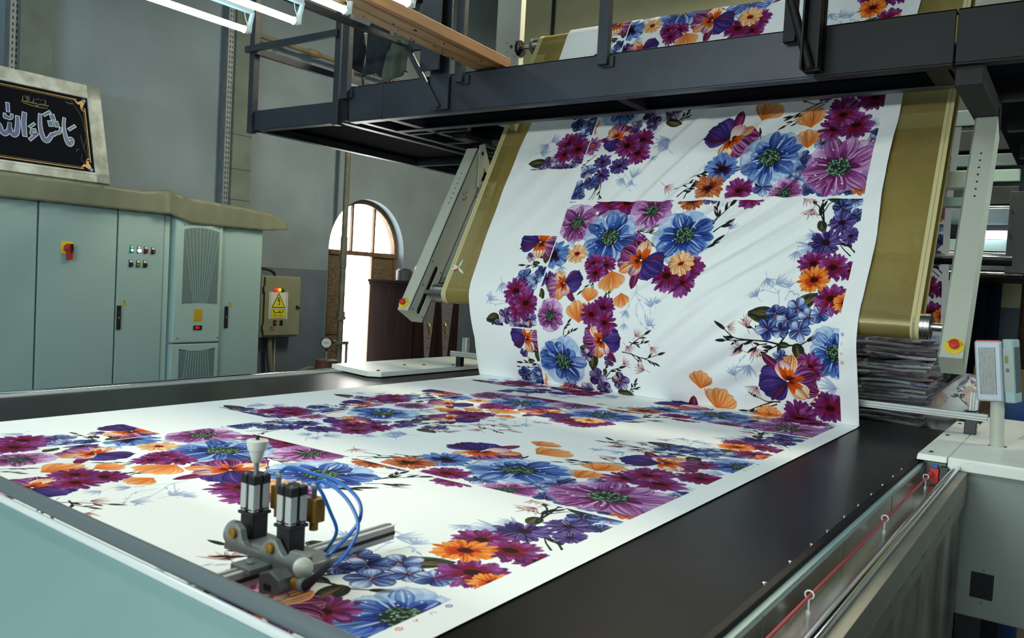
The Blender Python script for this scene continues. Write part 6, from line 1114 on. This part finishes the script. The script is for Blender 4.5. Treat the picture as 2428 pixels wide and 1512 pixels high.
# ================================================================== wrapped fabric and machines at the back right
def mat_folds():
    m = M_print.copy(); m.name = 'printed_cotton_folds'
    for n in m.node_tree.nodes:
        if n.type == 'HUE_SAT': n.inputs['Saturation'].default_value = 0.5; n.inputs['Value'].default_value = 0.85
    return m
MF = mat_folds()
def bundle(z0, nf, x0, x1, lab, seed):
    rg_ = random.Random(seed); t = thing('fabric_bundle', lab, 'fabric', ((x0 + x1) / 2, 4.45, z0), 'plastic-wrapped fabric bundles'); hgt = 0.017
    for k in range(nf):
        zc = z0 + hgt * (k + 0.5); ph = rg_.random() * 6; dy = rg_.uniform(-0.02, 0.02); xe = x1 - rg_.uniform(0, 0.05); t0 = rg_.random()
        def fn(u, v, zc=zc, ph=ph, dy=dy, xe=xe):
            a = math.pi / 2 + math.pi * v if 0.25 <= v <= 0.75 else None
            x = x0 + (xe - x0) * u; wv = 0.004 * math.sin(u * 9 + ph) + 0.003 * math.sin(u * 23 + ph * 2)
            if v < 0.3: return (x, 4.60 - (4.60 - 4.30 - dy) * v / 0.3, zc + hgt * 0.47 + wv)
            if v > 0.7: return (x, 4.30 + dy + (4.60 - 4.30 - dy) * (v - 0.7) / 0.3, zc - hgt * 0.47 + wv)
            aa = math.pi * (v - 0.3) / 0.4; return (x, 4.30 + dy - 0.012 * math.sin(aa) - 0.004 * math.sin(u * 14 + ph), zc + hgt * 0.47 * math.cos(aa) + wv)
        MB().grid(fn, list(np.linspace(0, 1, 34)), [0, 0.15, 0.3, 0.36, 0.43, 0.5, 0.57, 0.64, 0.7, 0.85, 1.0], lambda u, v, t0=t0: (0.02 + u * 0.26, t0 + v * 0.10)).build('fold', MF, t, smooth=True)
    H_ = hgt * nf
    def wrap(u, v):
        a = u * 2 * math.pi; cx, cy = 4.44, z0 + H_ / 2; x = x0 + (x1 + 0.02 - x0) * v
        c_, s_ = math.cos(a), math.sin(a); k = 1 / max(abs(c_), abs(s_)) ** 0.8
        sh = 1 - 0.25 * max(0, (v - 0.94) / 0.06)
        nz = 0.006 * math.sin(a * 5 + v * 20 + seed) + 0.004 * math.sin(v * 43 + a * 3)
        return (x, 4.44 + (0.172 + nz) * c_ * k * sh, z0 + H_ / 2 + (H_ / 2 + 0.006 + nz) * s_ * k * sh)
    MB().grid(wrap, list(np.linspace(0, 1, 41)), list(np.linspace(0, 1, 50))).build('film_wrap', M_film, t, smooth=True)
ZB0 = -0.075
bundle(ZB0, 5, -1.9, -0.575, 'lowest plastic-wrapped fabric bundle behind the table end', 1)
bundle(ZB0 + 0.10, 6, -1.9, -0.56, 'second plastic-wrapped fabric bundle from the bottom of the stack', 2)
bundle(ZB0 + 0.215, 5, -1.9, -0.55, 'third plastic-wrapped fabric bundle, below the topmost one', 3)
bundle(ZB0 + 0.315, 5, -1.9, -0.54, 'topmost plastic-wrapped fabric bundle, just under the mesh belt roller', 4)
o = thing('storage_trolley', 'dark trolley carrying the wrapped fabric bundles behind the table', 'trolley', (-1.2, 4.45, ZF)); MB().box(-2.0, -0.35, 4.2, 4.75, -0.115, -0.083).build('trolley_top', M_steel2, o, bevel=0.003)
for x in (-1.95, -0.42):
    for y in (4.23, 4.68): MB().box(x, x + 0.04, y, y + 0.04, ZF, -0.115).build('leg', M_steel2, o)
bl_ = random.Random(8)
o = MB().grid(lambda u, v: (lambda a, b_: (-0.475 + 0.085 * math.sin(b_) * math.cos(a) * (1 + 0.18 * math.sin(3 * a + 2 * b_)) + 0.05 * math.cos(b_), 4.28 + 0.09 * math.sin(b_) * math.sin(a) * (1 + 0.15 * math.sin(5 * b_ + a)), 0.045 + 0.125 * math.cos(b_) * (1 + 0.12 * math.sin(4 * a))))(u * 2 * math.pi, v * math.pi), list(np.linspace(0, 1, 33)), list(np.linspace(0, 1, 25)), lambda u, v: (0.5 + u * 0.35, 0.2 + v * 0.3)).build('fabric_heap', MF, smooth=True)
tag(o, 'crumpled heap of printed fabric in clear film right of the bundles', 'fabric')
MB().grid(lambda u, v: (lambda a, b_: (-0.475 + 0.097 * math.sin(b_) * math.cos(a) * (1 + 0.2 * math.sin(3 * a + 2 * b_)) + 0.05 * math.cos(b_), 4.275 + 0.1 * math.sin(b_) * math.sin(a), 0.05 + 0.135 * math.cos(b_) * (1 + 0.1 * math.sin(6 * a))))(u * 2 * math.pi, v * math.pi), list(np.linspace(0, 1, 41)), list(np.linspace(0, 1, 31))).build('film_wrap', M_film, o, smooth=True)
o = thing('plywood_sheet', 'brown plywood sheet standing behind the right tilted arm', 'board', (-0.3, 4.6, ZF)); MB().box(-0.46, -0.14, 4.85, 4.87, ZF, 0.20).build('sheet', mat('ply_brown', (130, 96, 60), 0.7, var=0.15, scale=6), o)
o = thing('blue_bin', 'small blue bin behind the console corner', 'bin', (-0.27, 4.2, ZF)); MB().lathe((-0.235, 4.25, ZF), (0, 0, 1), [(0, 0.08), (1.08, 0.085), (1.10, 0.09), (1.12, 0.09)], 20).build('bin_body', mat('bin_blue', (28, 66, 120), 0.5), o, smooth=True)
# dryer machine
D = thing('dryer_hood', 'blue-grey dryer machine with louvred panels behind the mesh belt', 'machine', (-0.9, 6.0, ZF))
for z0, z1, mm in ((1.66, 1.76, M_blgmach), (1.50, 1.63, M_dkmach), (1.40, 1.475, M_blgmach), (1.30, 1.375, M_cab), (1.16, 1.27, M_dkmach), (1.03, 1.13, M_blgmach), (0.86, 0.935, M_cab), (0.74, 0.84, M_blgmach)): MB().box(-2.6, -0.40, 6.0, 6.06, z0, z1).build('panel', mm, D, bevel=0.003)
for z in (1.135, 0.842, 0.72): MB().cyl((-2.6, 5.97, z), (-0.34, 5.97, z), 0.010).build('roller_rod', M_chrome, D, smooth=True)
MB().box(-2.6, -0.2, 6.1, 7.4, 0.70, 2.6).build('dryer_box', M_dkmach, D); MB().box(-2.6, -2.5, 6.1, 7.3, ZF, 0.70).box(-0.30, -0.2, 6.1, 7.3, ZF, 0.70).build('dryer_leg', M_steel2, D)
MB().box(-0.435, -0.16, 5.86, 6.0, 0.72, 1.22).build('drive_housing', M_dkmach, D, bevel=0.004)
for z in (0.80, 0.95, 1.10): MB().cyl((-0.42, 5.855, z), (-0.42, 5.86, z), 0.008).build('housing_screw', M_black, D)
MB().box(-0.62, -0.425, 5.93, 5.96, 0.935, 0.985).build('inspection_lamp', mat('tube_white', (240, 244, 255), 0.4, emit=6.0), D, label='glowing inspection lamp'); 
o = thing('blue_curtain', 'dark blue cloth hanging beyond the right tilted arm', 'curtain', (-0.68, 6.4, ZF))
MB().grid(lambda u, v: (-0.82 + 0.25 * u, 7.6 + 0.02 * math.sin(u * 20), -0.1 + 0.86 * v), list(np.linspace(0, 1, 30)), list(np.linspace(0, 1, 8))).build('curtain_cloth', M_bluecloth, o, smooth=True, solid=0.006); MB().cyl((-0.95, 7.6, 0.765), (-0.4, 7.6, 0.765), 0.014).build('curtain_rod', M_pipe, o, smooth=True); MB().cyl((-0.405, 7.6, ZF), (-0.405, 7.6, 1.3), 0.03).build('curtain_post', M_doorframe, o, smooth=True)
o = thing('window_wall_conduit', 'thin dark conduit rising up the warm back wall', 'conduit', (-5.35, 8.17, 1.5)); MB().cyl((-5.35, 8.16, 1.5), (-5.35, 8.16, ZC), 0.02).build('conduit', M_seam, o)
